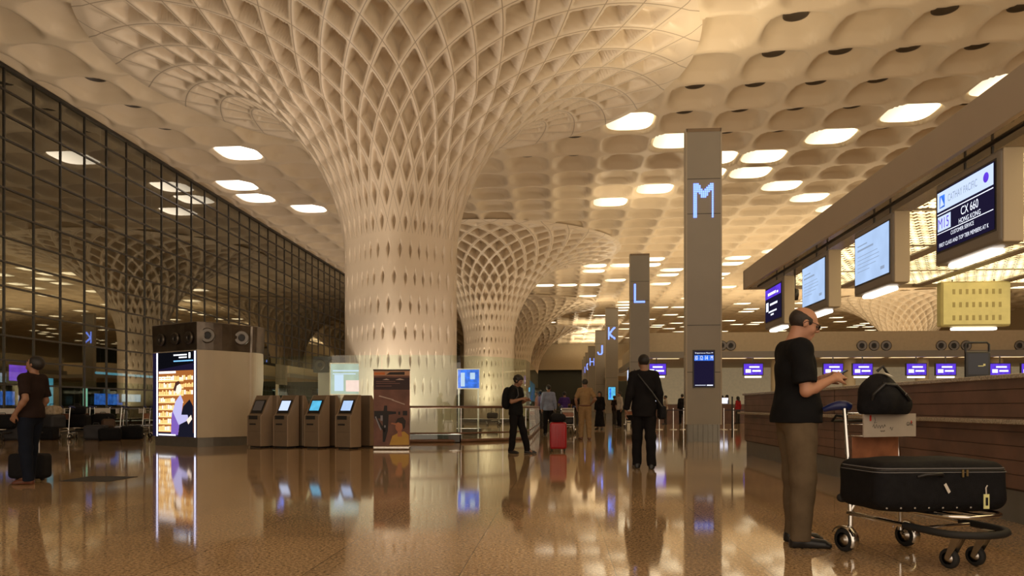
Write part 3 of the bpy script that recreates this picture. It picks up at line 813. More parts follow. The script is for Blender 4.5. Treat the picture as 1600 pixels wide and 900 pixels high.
for ch, px, dep in pill:
    x, y = W(px, dep); x = 4.1 if dep > 50 else x
    r = empty('sign_pillar', (x, y, 0), 0, plab[ch], 'pillar', 'lettered grey pillars along the aisle')
    w = .49; d = .16; hh = 9.0
    mb = MB(); mb.box(-w, w, -d, d, .5, hh-.1); mb.build('shaft', M['taupe'] if 0 else mat_p if False else M['fascia'], r)
    mb = MB()
    for z in (2.0, 3.35, 6.55, 7.55): mb.box(-w-.003, w+.003, -d-.004, d+.004, z-.008, z+.008)
    mb.build('joint', M['dark'], r)
    mb = MB(); mb.box(-w+.03, w-.03, -d+.02, d-.02, 0, .5)
    for k in range(7): mb.box(-w+.06+k*.138, -w+.10+k*.138, -d, d, .01, .5)
    mb.build('plinth', M['plinth'], r)
    mb = MB(); mb.box(-w, w, -d-.01, d+.01, hh-.1, hh); mb.build('cap', M['brownboard'], r)
    for sx in (-1, 1):
        mb = MB(); mb.box(sx*w-.02, sx*w+.02, -d-.01, d+.01, .5, hh); mb.build('edge_strip', M['beige'], r)
    led_letter(ch, r, -.25, 6.0+.5, .50, .98, -d) if False else led_letter(ch, r, -.27, 6.46, .54, .98, -d-.004)
    if ch in 'MK':
        mb = MB(); mb.box(-.30, .30, -d-.03, -d, 1.55, 2.62, .012) if False else mb.box(-.31, .31, -d-.03, -d, 1.55, 2.64)
        sc = mb.build('display', M['black'], r)
        e = MB(); e.quad((-.28, -d-.033, 1.59), (.56, 0, 0), (0, 0, 1.01)); e.build('screen', M['e_dark'] if ch == 'M' else M['e_cyan'], sc)
        yy = -d-.036
        if ch == 'M':
            e = MB(); e.quad((-.27, yy, 2.33), (.54, 0, 0), (0, 0, .16)); e.build('band', M['e_blue'], sc)
            text('Departures Row M', (-.25, yy-.001, 2.52), (1, 0, 0), (0, 0, 1), .5, .05, M['e_text'], sc)
            text('10  12  14   M', (-.25, yy-.003, 2.35), (1, 0, 0), (0, 0, 1), .5, .12, M['e_text'], sc)
            e = MB(); e.quad((-.25, yy-.002, 1.62), (.3, 0, 0), (0, 0, .012)); e.quad((.08, yy-.002, 1.61), (.17, 0, 0), (0, 0, .03)); e.build('footer_line', M['e_text'], sc)
        else:
            e = MB(); e.quad((-.2, yy, 1.7), (.14, 0, 0), (0, 0, .8)); e.build('band', M['e_blue'], sc)

# ================================================================== right hand counter and canopy
CXF = 3.88; CY_END = yAtX(1163, 3.88)
ct = empty('check_in_counter', (CXF, 0, 0), 0, 'long walnut panelled check-in counter with pale stone ledge at right', 'counter')
mb = MB(); y0 = 1.6
for k in range(8):
    z = .30+k*.1225
    mb.box(0, .05, y0, CY_END, z, z+.117)
mb.build('front_panel', M['wood'], ct)
mb = MB(); mb.box(.02, 1.1, y0, CY_END-.02, .28, 1.24); mb.build('carcass', mat('counter backing', (.05, .03, .02), .6), ct)  # dark backing that shows in the gaps between boards
mb = MB()
for k in range(8):
    z = .30+k*.1225; mb.box(.02, 1.1, CY_END-.02, CY_END+.02, z, z+.117)
mb.build('end_panel', M['wood'], ct)
mb = MB(); mb.box(.04, 1.06, y0, CY_END-.03, 0, .28); mb.build('plinth', M['plinth'], ct)
mb = MB(); mb.box(-.035, 1.12, y0, CY_END+.04, 1.245, 1.285); mb.build('worktop', M['granite'], ct, .006)
mb = MB(); mb.box(-.14, .03, y0, CY_END+.02, .855, .895); mb.build('ledge', M['granite'], ct, .006)
mb = MB()
for yv in (yAtX(1180+124, 3.88), yAtX(1282, 3.88)+6, 5.6, 3): mb.box(-.004, .03, yv-.004, yv+.004, .3, 1.24)
mb.build('joint', M['dark'], ct)

# canopy
cp = empty('counter_canopy', (CXF, 0, 0), 0, 'grey fascia canopy with glowing perforated soffit above the walnut counter', 'canopy')
ZL, ZH = 3.50, 3.90; YE = CY_END+.1
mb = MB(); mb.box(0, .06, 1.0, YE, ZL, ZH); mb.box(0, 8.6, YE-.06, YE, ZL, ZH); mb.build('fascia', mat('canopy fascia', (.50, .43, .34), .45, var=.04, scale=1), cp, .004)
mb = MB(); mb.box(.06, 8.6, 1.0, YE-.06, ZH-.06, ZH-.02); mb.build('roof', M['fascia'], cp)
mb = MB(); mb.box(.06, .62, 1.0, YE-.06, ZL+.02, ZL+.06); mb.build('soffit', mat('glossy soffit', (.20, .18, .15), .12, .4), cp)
mb = MB(); mb.box(.22, .34, 1.0, YE-.3, ZL-.005, ZL+.02); mb.build('display_rail', M['bsteel'], cp)
lat = MB(); beams = MB()
x = .66
while x < 8.3:
    yb = 1.2
    while yb < YE-.3:
        y2 = min(yb+2.15, YE-.25)
        lat.quad((x, yb, ZL+.045), (0, y2-yb, 0), (1.28, 0, 0)); yb += 2.3
    beams.box(x+1.28, x+1.5, 1.0, YE-.06, ZL+.02, ZL+.06); x += 1.5
yb = 1.2+2.15
while yb < YE: beams.box(.62, 8.5, yb, yb+.06, ZL+.035, ZL+.06); yb += 2.3
lat.build('glowing_panel', M['lattice'], cp); beams.build('beam', M['fascia'], cp)

# hanging displays, faces toward the aisle
dlab = ['hanging display with a purple band, farthest of the four under the canopy', 'hanging display with a pale blue page, directly above the bald man',
        'hanging display with a pale blue page, third from the far end of the canopy', 'largest nearest hanging display with white header and flight CX 660']
dpx = [(1196, 1222), (1254, 1290), (1337, 1390), (1465, 1556)]
for k, (a, b) in enumerate(dpx):
    Xd = 4.0; ya = yAtX(a, Xd); yb = yAtX(b, Xd); yc = (ya+yb)/2; hw = (ya-yb)/2
    r = empty('hanging_display', (Xd, yc, 2.96), 0, dlab[k], 'display', 'displays hanging under the canopy'); hw = .54
    mb = MB(); mb.rbox((.0, -hw-.08, -.46), (.22, hw+.08, .42), .05); mb.build('housing', M['fascia'], r)
    for s in (-1, 1):
        mb = MB(); mb.rbox((.02, s*(hw+.085)-.012, -.45), (.20, s*(hw+.085)+.012, .41), .011); mb.build('side_panel', M['beige2'], r)
    mb = MB(); mb.box(-.004, .01, -hw-.02, hw+.02, -.335, .335); bz = mb.build('bezel', M['black'], r)
    def pl(mname, y0, y1, z0, z1, d=.008, nm='screen', par=None):
        # y measured from the left edge as seen from the aisle (left = far end)
        e = MB(); e.add([(-d, hw-y0, z0), (-d, hw-y1, z0), (-d, hw-y1, z1), (-d, hw-y0, z1)], [(0, 1, 2, 3)]); return e.build(nm, M[mname], par or bz)
    def tx(s, y0, z0, w, h, m='e_text', d=.016): return text(s, (-d, hw-y0, z0), (0, -1, 0), (0, 0, 1), w, h, M[m], bz)
    fw = 2*hw
    if k == 3:
        pl('e_dark', 0, fw, -.315, .315); pl('e_white', .01, fw-.01, .10, .30, .011, 'header')
        tx('CATHAY PACIFIC', .24, .16, .56, .075, 'e_greytext')
        pl('e_blue', .06, .17, .13, .26, .013, 'logo')
        e = MB(); e.add([(-.014, hw-.07, .14), (-.014, hw-.16, .15), (-.014, hw-.09, .25)], [(0, 1, 2)]); e.build('logo_mark', M['e_white'], bz)
        e = MB(); e.lathe([(.0, 0), (.048, 0)], (-.014, hw-.95, .20), (1, 0, 0), 20); e.build('emblem', M['e_purple'], bz)
        pl('e_text', .01, fw-.01, .065, .075, .012, 'rule'); pl('e_text', .01, fw-.01, -.135, -.127, .012, 'rule')
        pl('e_white', .02, .29, -.11, .045, .012, 'block'); text('M15', (-.016, hw-.04, -.09), (0, -1, 0), (0, 0, 1), .22, .11, M['e_purple'], bz)
        tx('CX 660', .50, -.045, .32, .085); tx('HONG KONG', .46, -.12, .40, .05)
        tx('CUSTOMER SERVICE', .30, -.195, .44, .04); tx('FIRST CLASS AND TOP TIER MEMBERS AT K', .06, -.28, .94, .04)
    elif k == 0:
        pl('e_dark', 0, fw, -.315, .315); pl('e_purple', .01, fw-.01, .12, .30, .011, 'header')
        e = MB()
        for (y0, y1, z0, z1) in ((.2, .75, .17, .22), (.8, .9, .16, .20), (.08, .24, -.12, .05), (.35, .85, -.03, .01), (.25, .8, -.16, -.13), (.4, .6, -.22, -.19)):
            e.add([(-.013, hw-y0, z0), (-.013, hw-y1, z0), (-.013, hw-y1, z1), (-.013, hw-y0, z1)], [(0, 1, 2, 3)])
        e.build('text_bar', M['e_text'], bz)
    else:
        pl('e_pale', 0, fw, -.315, .315); e = MB()
        for (y0, y1, z0, z1) in ((.1, .42, .18, .195), (.1, .62, .115, .14), (.1, .75, .04, .048), (.1, .8, -.01, -.002), (.1, .8, -.06, -.052), (.1, .7, -.11, -.102), (.1, .5, -.16, -.152), (.84, .96, -.24, -.20)):
            e.add([(-.013, hw-y0, z0), (-.013, hw-y1, z0), (-.013, hw-y1, z1), (-.013, hw-y0, z1)], [(0, 1, 2, 3)])
        e.build('text_bar', M['e_greytext'], bz)
    for s in (-1, 1):
        mb = MB(); mb.tube([(.13, s*.25, .40), (.13, s*.25, .56)], .014, 8); mb.build('hanger', M['bsteel'], r)
    mb = MB(); mb.rbox((.03, -.40, -.512), (.17, .40, -.462), .02); mb.build('light_bar', M['e_tube'], r)

# yellow backed display hanging across the far end of the canopy
dep = 16.6; xa, ya_ = W(1424, dep); xb, yb_ = W(1520, dep); zc0 = zAt(520, xa, ya_); zc1 = zAt(455, xb, yb_)
r = empty('hanging_sign', ((xa+xb)/2, YE-.7, (zc0+zc1)/2), 0, 'yellow-backed hanging sign box with ventilation slots and a light bar beneath', 'sign')
hw = (xb-xa)/2; hh = (zc1-zc0)/2
mb = MB(); mb.rbox((-hw, -.06, -hh), (hw, .12, hh), .03); mb.build('housing', M['sign_y2'], r)
mb = MB(); mb.box(-hw+.05, hw-.01, -.07, -.058, -hh+.04, hh-.03); mb.build('back_panel', M['sign_y'], r)
for i in range(8):
    for j in range(3):
        mb = MB(); mb.box(-hw+.22+i*.125, -hw+.27+i*.125, -.075, -.068, -hh+.12+j*.26, -hh+.22+j*.26); mb.build('vent_slot', M['sign_y2'], r)
mb = MB(); mb.rbox((-.42, -.05, -hh-.07), (.42, .08, -hh-.015), .02); mb.build('light_bar', M['e_tube'], r)
for s in (-.4, .4):
    mb = MB(); mb.tube([(s, .03, hh-.02), (s, .03, ZL+.2-(zc0+zc1)/2)], .015, 8); mb.build('hanger', M['bsteel'], r)

# spotlight below the canopy end
sx, sy = 4.45, yAtX(1242, 4.45)
r = empty('spotlight', (sx, sy, ZL-.05), 0, 'small dark spotlight under the canopy between the two farthest displays', 'spotlight')
mb = MB(); mb.tube([(0, 0, .1), (0, 0, -.22)], .02, 8); mb.build('stem', M['bsteel'], r)
mb = MB(); mb.lathe([(0, .1), (.06, .09), (.075, 0), (.075, -.10), (.065, -.10), (.05, -.03), (0, -.03)], (0, 0, -.3), (.2, .1, 1), 16); mb.build('lamp_head', M['black'], r)

# black upright tablet on the worktop
tx_ = 4.15; ty_ = yAtX(1527, tx_)
r = empty('counter_sign', (tx_, ty_, 1.285), -.15, 'black upright sign with a carry handle standing on the counter worktop', 'sign')
mb = MB(); mb.rbox((-.115, -.02, 0), (.115, .02, .27), .018); mb.build('panel', M['black'], r)
mb = MB(); mb.tube([(-.105, 0, .25), (-.105, 0, .34), (-.085, 0, .36), (.085, 0, .36), (.105, 0, .34), (.105, 0, .25)], .011, 8); mb.build('handle', M['black'], r)
mb = MB(); mb.quad((-.09, -.022, .04), (.18, 0, 0), (0, 0, .21)); mb.build('face', mat('sign face', (.02, .025, .045), .3), r)
mb = MB(); mb.quad((.0, -.024, .12), (.05, 0, 0), (0, 0, .008)); mb.quad((.045, -.024, .125), (.02, 0, 0), (0, 0, .02)); mb.build('printed_mark', M['sign_y'], r)

# ================================================================== far check-in islands
M['nozzle'] = mat('nozzle metal', (.12, .105, .09), .3, .8)
def nozzle(parent, x, y, z, rad, axis=(0, -1, 0), nm='nozzle'):
    mb = MB(); mb.lathe([(rad, -.01), (rad*1.0, .03), (rad*.86, .045), (rad*.62, .012), (rad*.5, .03), (rad*.42, .0)], (x, y, z), axis, 20); o = mb.build(nm, M['nozzle'], parent)
    mb = MB(); mb.lathe([(0, .012), (rad*.42, .010)], (x, y, z), axis, 20); mb.build('throat', M['dark'], o)
    return o
def island(Y0, Y1, X0, X1, label, nz=True):
    r = empty('check_in_canopy', (X0, Y0, 0), 0, label, 'canopy', 'distant canopies over check-in areas')
    zl, zm, zh = 3.62, 3.95, 5.0
    mb = MB(); mb.box(0, X1-X0, 0, .3, zm, zh); mb.box(0, .3, .3, Y1-Y0, zm, zh); mb.build('fascia', M['wall'], r)
    mb = MB(); mb.box(-.3, X1-X0, -.4, 0, zl, zm); mb.box(-.3, 0, 0, Y1-Y0, zl, zm); mb.build('lower_fascia', M['fascia'], r)
    mb = MB(); mb.box(0, X1-X0, 0, Y1-Y0, zl+.2, zl+.25); mb.build('soffit', M['wall'], r)
    mb = MB(); x = .6
    while x < X1-X0-1.5: mb.quad((x, .4, zl+.19), (0, 3.2, 0), (1.5, 0, 0)); x += 1.9
    mb.build('glowing_panel', M['e_warm'], r)
    return r
Y2 = 42.0
isl = island(Y2, 60, 4.75, 44, 'cream check-in canopy band with round air nozzles running across behind the letter M pillar')
for px in (1128, 1142, 1347, 1366, 1385, 1471, 1491, 1510, 1594):
    x = xAtY(px, Y2-.05); nozzle(isl, x-4.75, -.02, zAt(540, x, Y2)+.0, .27)
island(66, 84, 4.75, 40, 'second cream check-in canopy beyond the nearer one, seen beside the letter K pillar', False)
# desks along the far island
M['e_counterlite'] = emit('counter light', (.9, .88, 1.0), 1.3)
def far_desk(x, y, label, w=2.6):
    r = empty('check_in_desk', (x, y, 0), 0, label, 'desk', 'distant check-in desks in a row')
    mb = MB(); mb.box(-w/2, w/2, 0, .6, 0, 1.15); mb.build('front_panel', M['wood'], r)
    mb = MB(); mb.box(-w/2-.02, w/2+.02, -.05, .65, 1.15, 1.19); mb.build('worktop', M['granite'], r)
    mb = MB(); mb.box(-w/2+.3, -w/2+1.0, .3, .35, 1.19, 1.6); o = mb.build('monitor', M['black'], r)
    mb = MB(); mb.quad((-w/2+.32, .295, 1.22), (.66, 0, 0), (0, 0, .35)); mb.build('screen', M['e_counterlite'], o)
    return r
def far_display(px, Y, py, lab, w=1.1, h=.68, m='e_purple'):
    x = xAtY(px, Y); z = zAt(py, x, Y)
    r = empty('overhead_monitor', (x, Y, z), 0, lab, 'monitor', 'distant purple overhead monitors')
    mb = MB(); mb.box(-w/2, w/2, 0, .12, -h/2, h/2); mb.build('housing', M['black'], r)
    e = MB(); e.quad((-w/2+.04, -.006, -h/2+.04), (w-.08, 0, 0), (0, 0, h-.08)); sc = e.build('screen', M[m], r)
    e = MB(); e.quad((-w*.2, -.01, h*.12), (w*.5, 0, 0), (0, 0, h*.13)); e.quad((-w*.38, -.01, -h*.28), (w*.26, 0, 0), (0, 0, h*.28)); e.quad((-w*.05, -.01, -h*.2), (w*.42, 0, 0), (0, 0, h*.14)); e.build('text_bar', M['e_text'], sc)
    mb = MB(); mb.box(-w*.4, w*.4, .0, .1, -h/2-.12, -h/2-.04); mb.build('light_bar', M['e_tube'], r)
    mb = MB(); mb.box(-.03, .03, .04, .08, h/2, max(h/2+.05, 3.82-z)); mb.build('hanger', M['bsteel'], r)
where = {1177: 'just right of the letter M pillar', 1302: 'beside the bald man\'s hands', 1348: 'above the backpack on the trolley', 1432: 'above the heads behind the counter', 1478: 'below the yellow hanging sign', 1563: 'just right of the black counter sign', 1612: 'at the right picture edge', 1026: 'between the letter L and M pillars'}
for px, t in where.items(): far_display(px, 43.5, 577, 'purple overhead monitor at the far check-in desks, '+t)
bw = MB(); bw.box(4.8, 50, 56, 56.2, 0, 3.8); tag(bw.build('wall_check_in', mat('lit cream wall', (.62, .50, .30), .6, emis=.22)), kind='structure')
for i in range(9):
    x = 6.6+i*4.1; far_desk(x, 48.5, 'walnut check-in desk with a glowing screen in the distant row')
    cxx = x+2.05
    mb = MB(); mb.lathe([(.36, 0), (.36, 3.82)], (cxx, 46.6, 0), n=20); o = mb.build('round_post', M['beige2']); tag(o, 'round cream post between distant check-in desks', 'post', 'round posts at the distant check-in')
# side displays of the far island (letter K area)
for k in range(4):
    y = 45.5+k*2.4
    r = empty('hanging_display', (4.55, y, 3.15), 0, 'small bright display in the receding row beside the letter K pillar', 'display', 'small displays in the receding row')
    mb = MB(); mb.box(0, .12, -.5, .5, -.42, .42); mb.build('housing', M['fascia'], r)
    e = MB(); e.add([(-.006, .44, -.34), (-.006, -.44, -.34), (-.006, -.44, .34), (-.006, .44, .34)], [(0, 1, 2, 3)]); e.build('screen', M['e_white'], r)
    mb = MB(); mb.tube([(.06, 0, .4), (.06, 0, .6)], .02, 6); mb.build('hanger', M['bsteel'], r)

# belt barriers near the far queue
for k, px in enumerate((1131, 1146, 1052, 1030, 1068)):
    x, y = W(px, 34); r = empty('queue_post', (x, y, 0), 0, 'slim steel queue barrier post near the letter M pillar', 'barrier', 'queue barrier posts')
    mb = MB(); mb.lathe([(0, .03), (.16, .02), (.17, 0)], n=16); mb.build('base', M['steel'], r)
    mb = MB(); mb.tube([(0, 0, 0), (0, 0, .95)], .03, 10); mb.build('post', M['chrome'], r)
    mb = MB(); mb.box(.0, .9, -.004, .004, .84, .89); mb.build('belt', mat('belt', (.05, .04, .05), .6) if k == 0 else bpy.data.materials['belt'], r)

# ================================================================== glass screen around the columns
gx0, gx1, gy0, gy1 = -9.6, -1.0, G(680, 692).y, 60.0
def rrect(x0, x1, y0, y1, r, n=8):
    P = []
    for cx, cy, a0 in ((x1-r, y0+r, -PI/2), (x1-r, y1-r, 0), (x0+r, y1-r, PI/2), (x0+r, y0+r, PI)):
        for k in range(n+1):
            a = a0+k*PI/2/n; P.append((cx+r*math.cos(a), cy+r*math.sin(a)))
    return P
ring = rrect(gx0, gx1, gy0, gy1, 3.2)
# resample evenly
def resample(P, step):
    P = [Vector(p) for p in P]; P.append(P[0]); out = []; acc = 0
    for a, b in zip(P[:-1], P[1:]):
        L = (b-a).length; t = acc
        while t < L: out.append(a+(b-a)*t/L); t += step
        acc = t-L
    return out
rp = resample(ring, 1.45)
gr = empty('glass_screen', (0, 0, 0), 0, 'tall green-tinted glass screen with wooden handrails wrapping the white columns', 'glass screen')
n = len(rp); GH = 2.46
for k in range(n):
    a, b = rp[k], rp[(k+1) % n]; d = (b-a).normalized()*.012
    e = MB(); e.add([(a.x+d.x, a.y+d.y, .06), (b.x-d.x, b.y-d.y, .06), (b.x-d.x, b.y-d.y, GH), (a.x+d.x, a.y+d.y, GH)], [(0, 1, 2, 3)]); e.build('glass_pane', M['glass'], gr)
for z, r_, nm in ((1.0, .035, 'handrail'), (.26, .025, 'foot_rail'), (.045, .05, 'base_rail')):
    mb = MB(); mb.tube([(p.x, p.y, z) for p in rp], r_, 8, closed=True); mb.build(nm, M['rail'], gr)
for p in rp:
    mb = MB(); mb.box(p.x-.012, p.x+.012, p.y-.012, p.y+.012, 0, 1.0); mb.build('baluster', M['steel'], gr)

# lit signs standing inside the glass screen
def poster_plane(name, label, cat, a, b, z0, z1, matn, th=.06, leg=True, frame='beige2'):
    a, b = Vector((a[0], a[1], 0)), Vector((b[0], b[1], 0)); u = (b-a); w = u.length; ang = math.atan2(u.y, u.x)
    r = empty(name, tuple(a), ang, label, cat)
    mb = MB(); mb.box(0, w, 0, th, z0, z1)
    if leg:
        mb.box(.03, .08, .01, th, 0, z0); mb.box(w-.08, w-.03, .01, th, 0, z0)
    mb.build('frame', M[frame], r)
    e = MB(); e.quad((.03, -.004, z0+.03), (w-.06, 0, 0), (0, 0, z1-z0-.06)); e.build('face', M[matn], r)
    return r, w
M['e_soft'] = emit('soft lit sign', (.62, .72, .60), .8, var=.25, scale=2)
a, b = W(515, 23.6), W(569, 23.6); z0, z1 = zAt(617, *a), zAt(567, *a)
r, w = poster_plane('lit_sign', 'pale lit yellow-green sign board seen through the glass screen left of the big column', 'sign', a, b, z0, z1, 'e_soft')
e = MB(); e.quad((.15, -.01, z0+.12), (.28, 0, 0), (0, 0, .5)); e.quad((.1, -.01, z0+.72), (.8, 0, 0), (0, 0, .04)); e.quad((.1, -.01, z0+.63), (.7, 0, 0), (0, 0, .03)); e.build('printed_block', M['e_white'], r)
e = MB(); e.quad((.5, -.01, z0+.1), (.45, 0, 0), (0, 0, .35)); e.build('printed_picture', mat('pale pink print', (.6, .45, .5), .5, emis=.5), r)
a, b = W(714, 23.4), W(750, 23.4); z0, z1 = zAt(608, *a), zAt(576, *a)
r, w = poster_plane('advertising_screen', 'blue lit advertising screen low behind the glass, just right of the big column', 'sign', a, b, z0, z1, 'e_blue', frame='white')
e = MB(); e.quad((.12, -.01, z0+.08), (.12, 0, 0), (0, 0, .42)); e.quad((.4, -.01, z0+.3), (.15, 0, 0), (0, 0, .2)); e.build('printed_figure', M['e_white'], r)
a = (gx1-.35, yAtX(828, gx1-.35)); b = (gx1-.35, a[1]+6.5)
M['e_poster'] = emit('poster', (.22, .42, .55), .8, var=.5, scale=2)
r, w = poster_plane('advertising_screen', 'tall blue and white lit poster beside the right edge of the glass screen', 'sign', (a[0], a[1]), b, 1.25, 2.2, 'e_poster')
e = MB()
for k in range(5): e.quad((.4+.8*k, -.01, 1.35+.13*k), (2.2-.2*k, 0, 0), (0, 0, .06))
e.build('printed_lines', M['e_blue'], r)
# twin air nozzle box behind the glass
a = W(510, 24.0); z = zAt(570, *a)
r = empty('air_nozzle_box', (a[0], a[1], 0), 0, 'small dark box with a round air nozzle seen through the glass behind the kiosks', 'air vent')
mb = MB(); mb.box(-.42, .42, 0, .5, z-.24, z+.26); mb.build('housing', M['bsteel'], r)
mb = MB(); mb.box(-.3, .3, .1, .45, 0, z-.24); mb.build('pedestal', M['beige'], r)
nozzle(r, -.2, -.02, z, .17); nozzle(r, .22, -.02, z, .17)

# ================================================================== kiosk pillar with lit advertisement
A = G(240, 695.3); B = G(308, 698.5); C = G(398, 695.2)
kp = empty('air_supply_tower', (B.x, B.y, 0), 0, 'squat beige tower with a dark nozzle band and a lit advertisement on its left face', 'tower')
A -= B; C -= B; A.z = C.z = 0
def plan(t, sc=1.0):
    """outline around the tower; t pulls in the right shoulder"""
    P = [A, Vector((0, 0, 0))]
    for k in range(1, 7):
        q = k/6; P.append(Vector((C.x*q*.86, C.y*q-.12*math.sin(q*PI), 0)))
    c0 = P[-1]; cr = Vector((C.x-t, C.y+.55, 0))
    for k in range(1, 7):
        q = k/6; a = c0.lerp(Vector((C.x+.02-t*.8, C.y, 0)), q); b = Vector((C.x+.02-t*.8, C.y, 0)).lerp(cr, q); P.append(a.lerp(b, q))
    P += [Vector((C.x-.1-t, 2.0, 0)), Vector((C.x-.6-t, 2.5, 0)), Vector((A.x+.4, 2.5, 0)), Vector((A.x+.02, 1.9, 0))]
    ctr = Vector((-.2, 1.1, 0)); return [ctr+(p-ctr)*sc for p in P]
def loft(name, levels, m, cap=True):
    mb = MB(); rings = [plan(t, sc) for (z, t, sc) in levels]; n = len(rings[0])
    vs = [(p.x, p.y, lv[0]) for rg, lv in zip(rings, levels) for p in rg]
    fs = [(i*n+k, i*n+(k+1) % n, (i+1)*n+(k+1) % n, (i+1)*n+k) for i in range(len(levels)-1) for k in range(n)]
    fs += [tuple(range((len(levels)-1)*n, len(levels)*n))]
    mb.add(vs, fs); return mb.build(name, m, kp)
zt = lambda py: CH+(HZ-py)/F*depth_of(B.x, B.y)
loft('plinth', [(0, .25, .97), (zt(684), .25, .97)], M['plinth'])
loft('body', [(zt(684), .22, 1), (.9, .14, 1), (1.3, .03, 1), (1.7, 0, 1), (zt(546), 0, 1)], M['beige2'])
M['band'] = mat('brushed band', (.16, .135, .11), .3, .9, var=.3, scale=3)
loft('nozzle_band', [(zt(546), 0, 1.012), (zt(503), .0, 1.03), (zt(502), .0, 1.0)], M['band'])
ua = (-A).normalized(); na = Vector((ua.y, -ua.x, 0)); La = A.length
for f in (.22, .55, .86):
    p = A+(-A)*f+na*.05; nozzle(kp, p.x, p.y, zt(527), .155, na)
for px in (328, 380):
    q = (px-308)/(398-308); p = Vector((C.x*q*.97, C.y*q-.12*math.sin(min(q/.86, 1)*PI)-.05, 0)); nozzle(kp, p.x, p.y, zt(523.5), .19, Vector((.12+.25*(px > 350), -1, 0)))
# the lit advertisement on the left face
o0 = A+na*.02; z0, z1 = zt(683.5), zt(548)
ad = MB(); ad.quad((o0.x, o0.y, z0), tuple(ua*La), (0, 0, z1-z0)); adp = ad.build('advertising_screen', M['e_dark'], kp)
def adq(nm, rects, c, s=1.0, d=.006, m=None):
    e = MB()
    for rc in rects:
        if not isinstance(rc[0], tuple):
            x0, x1, y0, y1 = rc; pts = [(x0, y0), (x1, y0), (x1, y1), (x0, y1)]
        else: pts = rc
        e.poly([tuple(A+ua*(La*p[0])+na*(.02+d)+Vector((0, 0, z0+(z1-z0)*p[1]))) for p in pts])
    return e.build(nm, m or emit('ad '+nm, c, s), adp)
adq('lit_edge', [(.09, .125, 0, 1), (.955, .99, 0, 1)], (.7, .72, 1), 2.0)
adq('shelf_back', [(.14, .94, .05, .78)], (.40, .13, .03), 1.0)
rs = random.Random(3); goods = []; goods2 = []; boards = []
for k in range(8):
    y = .07+k*.085
    boards.append((.14, .62+.1*(k > 3), y-.012, y+.004))
    x = .15
    while x < (.52 if k < 5 else .92):
        w_ = rs.uniform(.03, .05); h_ = rs.uniform(.035, .06); (goods if rs.random() < .6 else goods2).append((x, x+w_*.8, y+.004, y+h_)); x += w_
adq('shelf_board', boards, (.9, .55, .22), 1.5, .008); adq('bottle_row', goods, (1, .62, .22), 1.3, .01); adq('pale_bottle_row', goods2, (1, .88, .62), 1.5, .01)
adq('dark_top', [[(.14, .80), (.94, .86), (.94, 1), (.14, 1)]], (.004, .004, .006), 1, .012)
adq('white_print', [(.5, .80, .955, .97), (.62, .80, .925, .94), (.84, .88, .92, .985), (.16, .55, .75, .775), (.16, .48, .70, .71), (.16, .48, .675, .685), (.15, .55, .012, .03)], (.95, .97, 1), 1.6, .016)
adq('blue_rule', [(.5, .94, .885, .898)], (.2, .5, 1), 1.6, .016)
adq('dark_jacket', [[(.60, .0), (.94, .0), (.94, .36), (.86, .44), (.72, .36), (.64, .2)]], (.01, .01, .02), 1, .014)
adq('pale_sleeve', [[(.48, .30), (.55, .42), (.66, .50), (.72, .42), (.68, .26), (.82, .26), (.84, .20), (.62, .14)]], (.55, .52, .85), 1.0, .018)
adq('purple_dress', [[(.44, .02), (.60, .02), (.64, .16), (.56, .34), (.46, .28)]], (.22, .12, .5), 1.0, .016)
adq('pale_face', [[(.60+.09*math.cos(t*PI/6), .57+.06*math.sin(t*PI/6)) for t in range(12)]], (1, .82, .66), 1.2, .02)
adq('dark_hair', [[(.50, .56), (.55, .64), (.62, .66), (.66, .63), (.58, .60), (.55, .53)]], (.08, .03, .02), 1, .022)
adq('pale_hand', [[(.80, .20), (.9, .26), (.92, .21), (.84, .15)]], (1, .8, .65), 1.1, .022)

# ================================================================== self-service kiosks
def kiosk(screen_m):
    r = empty('self_service_kiosk', (0, 0, 0))
    prof = [(-.19, .04), (-.19, .78), (-.13, .82), (.06, 1.20), (.12, 1.29), (.19, 1.29), (.19, .04)]
    mb = MB(); w_ = .22
    def pr(w0, w1): 
        n = len(prof); vs = [(w0, y, z) for y, z in prof]+[(w1, y, z) for y, z in prof]
        mb.add(vs, [tuple(range(n)), tuple(range(n, 2*n))[::-1]]+[(i, i+n, (i+1) % n+n, (i+1) % n) for i in range(n)])
    pr(-w_, w_); mb.build('cabinet', M['brownboard'], r, .008)
    for s in (-1, 1):
        mb = MB(); n = len(prof); pr(s*w_, s*(w_+.022)); mb.build('side_panel', M['brownboard2'], r, .005)
    mb = MB(); mb.box(-.17, .17, -.15, .17, 0, .04); mb.build('base', M['dark'], r)
    # sloping screen
    a = Vector((0, -.125, .835)); b = Vector((0, .05, 1.185)); nn = Vector((0, -(b.z-a.z), b.y-a.y)).normalized(); sl = b-a
    e = MB(); q = a+sl*.03+nn*.004; e.quad((-.19, q.y, q.z), (.38, 0, 0), (0, sl.y*.94, sl.z*.94)); sc = e.build('screen_bezel', M['black'], r)
    e = MB(); q = a+sl*.22+nn*.008; e.quad((-.16, q.y, q.z), (.30, 0, 0), (0, sl.y*.68, sl.z*.68)); e.build('screen', screen_m, sc)
    mb = MB(); mb.box(-.17, .12, -.200, -.185, .70, .79); mb.build('card_reader', M['black'], r)
    mb = MB(); mb.box(-.15, .06, -.197, -.188, .56, .60); mb.build('ticket_slot', M['dark'], r)
    mb = MB(); mb.box(-.2, .2, -.193, -.188, .40, .404); mb.build('panel_gap', M['dark'], r)
    return r
M['e_off'] = emit('screen off', (.05, .035, .025), 1)
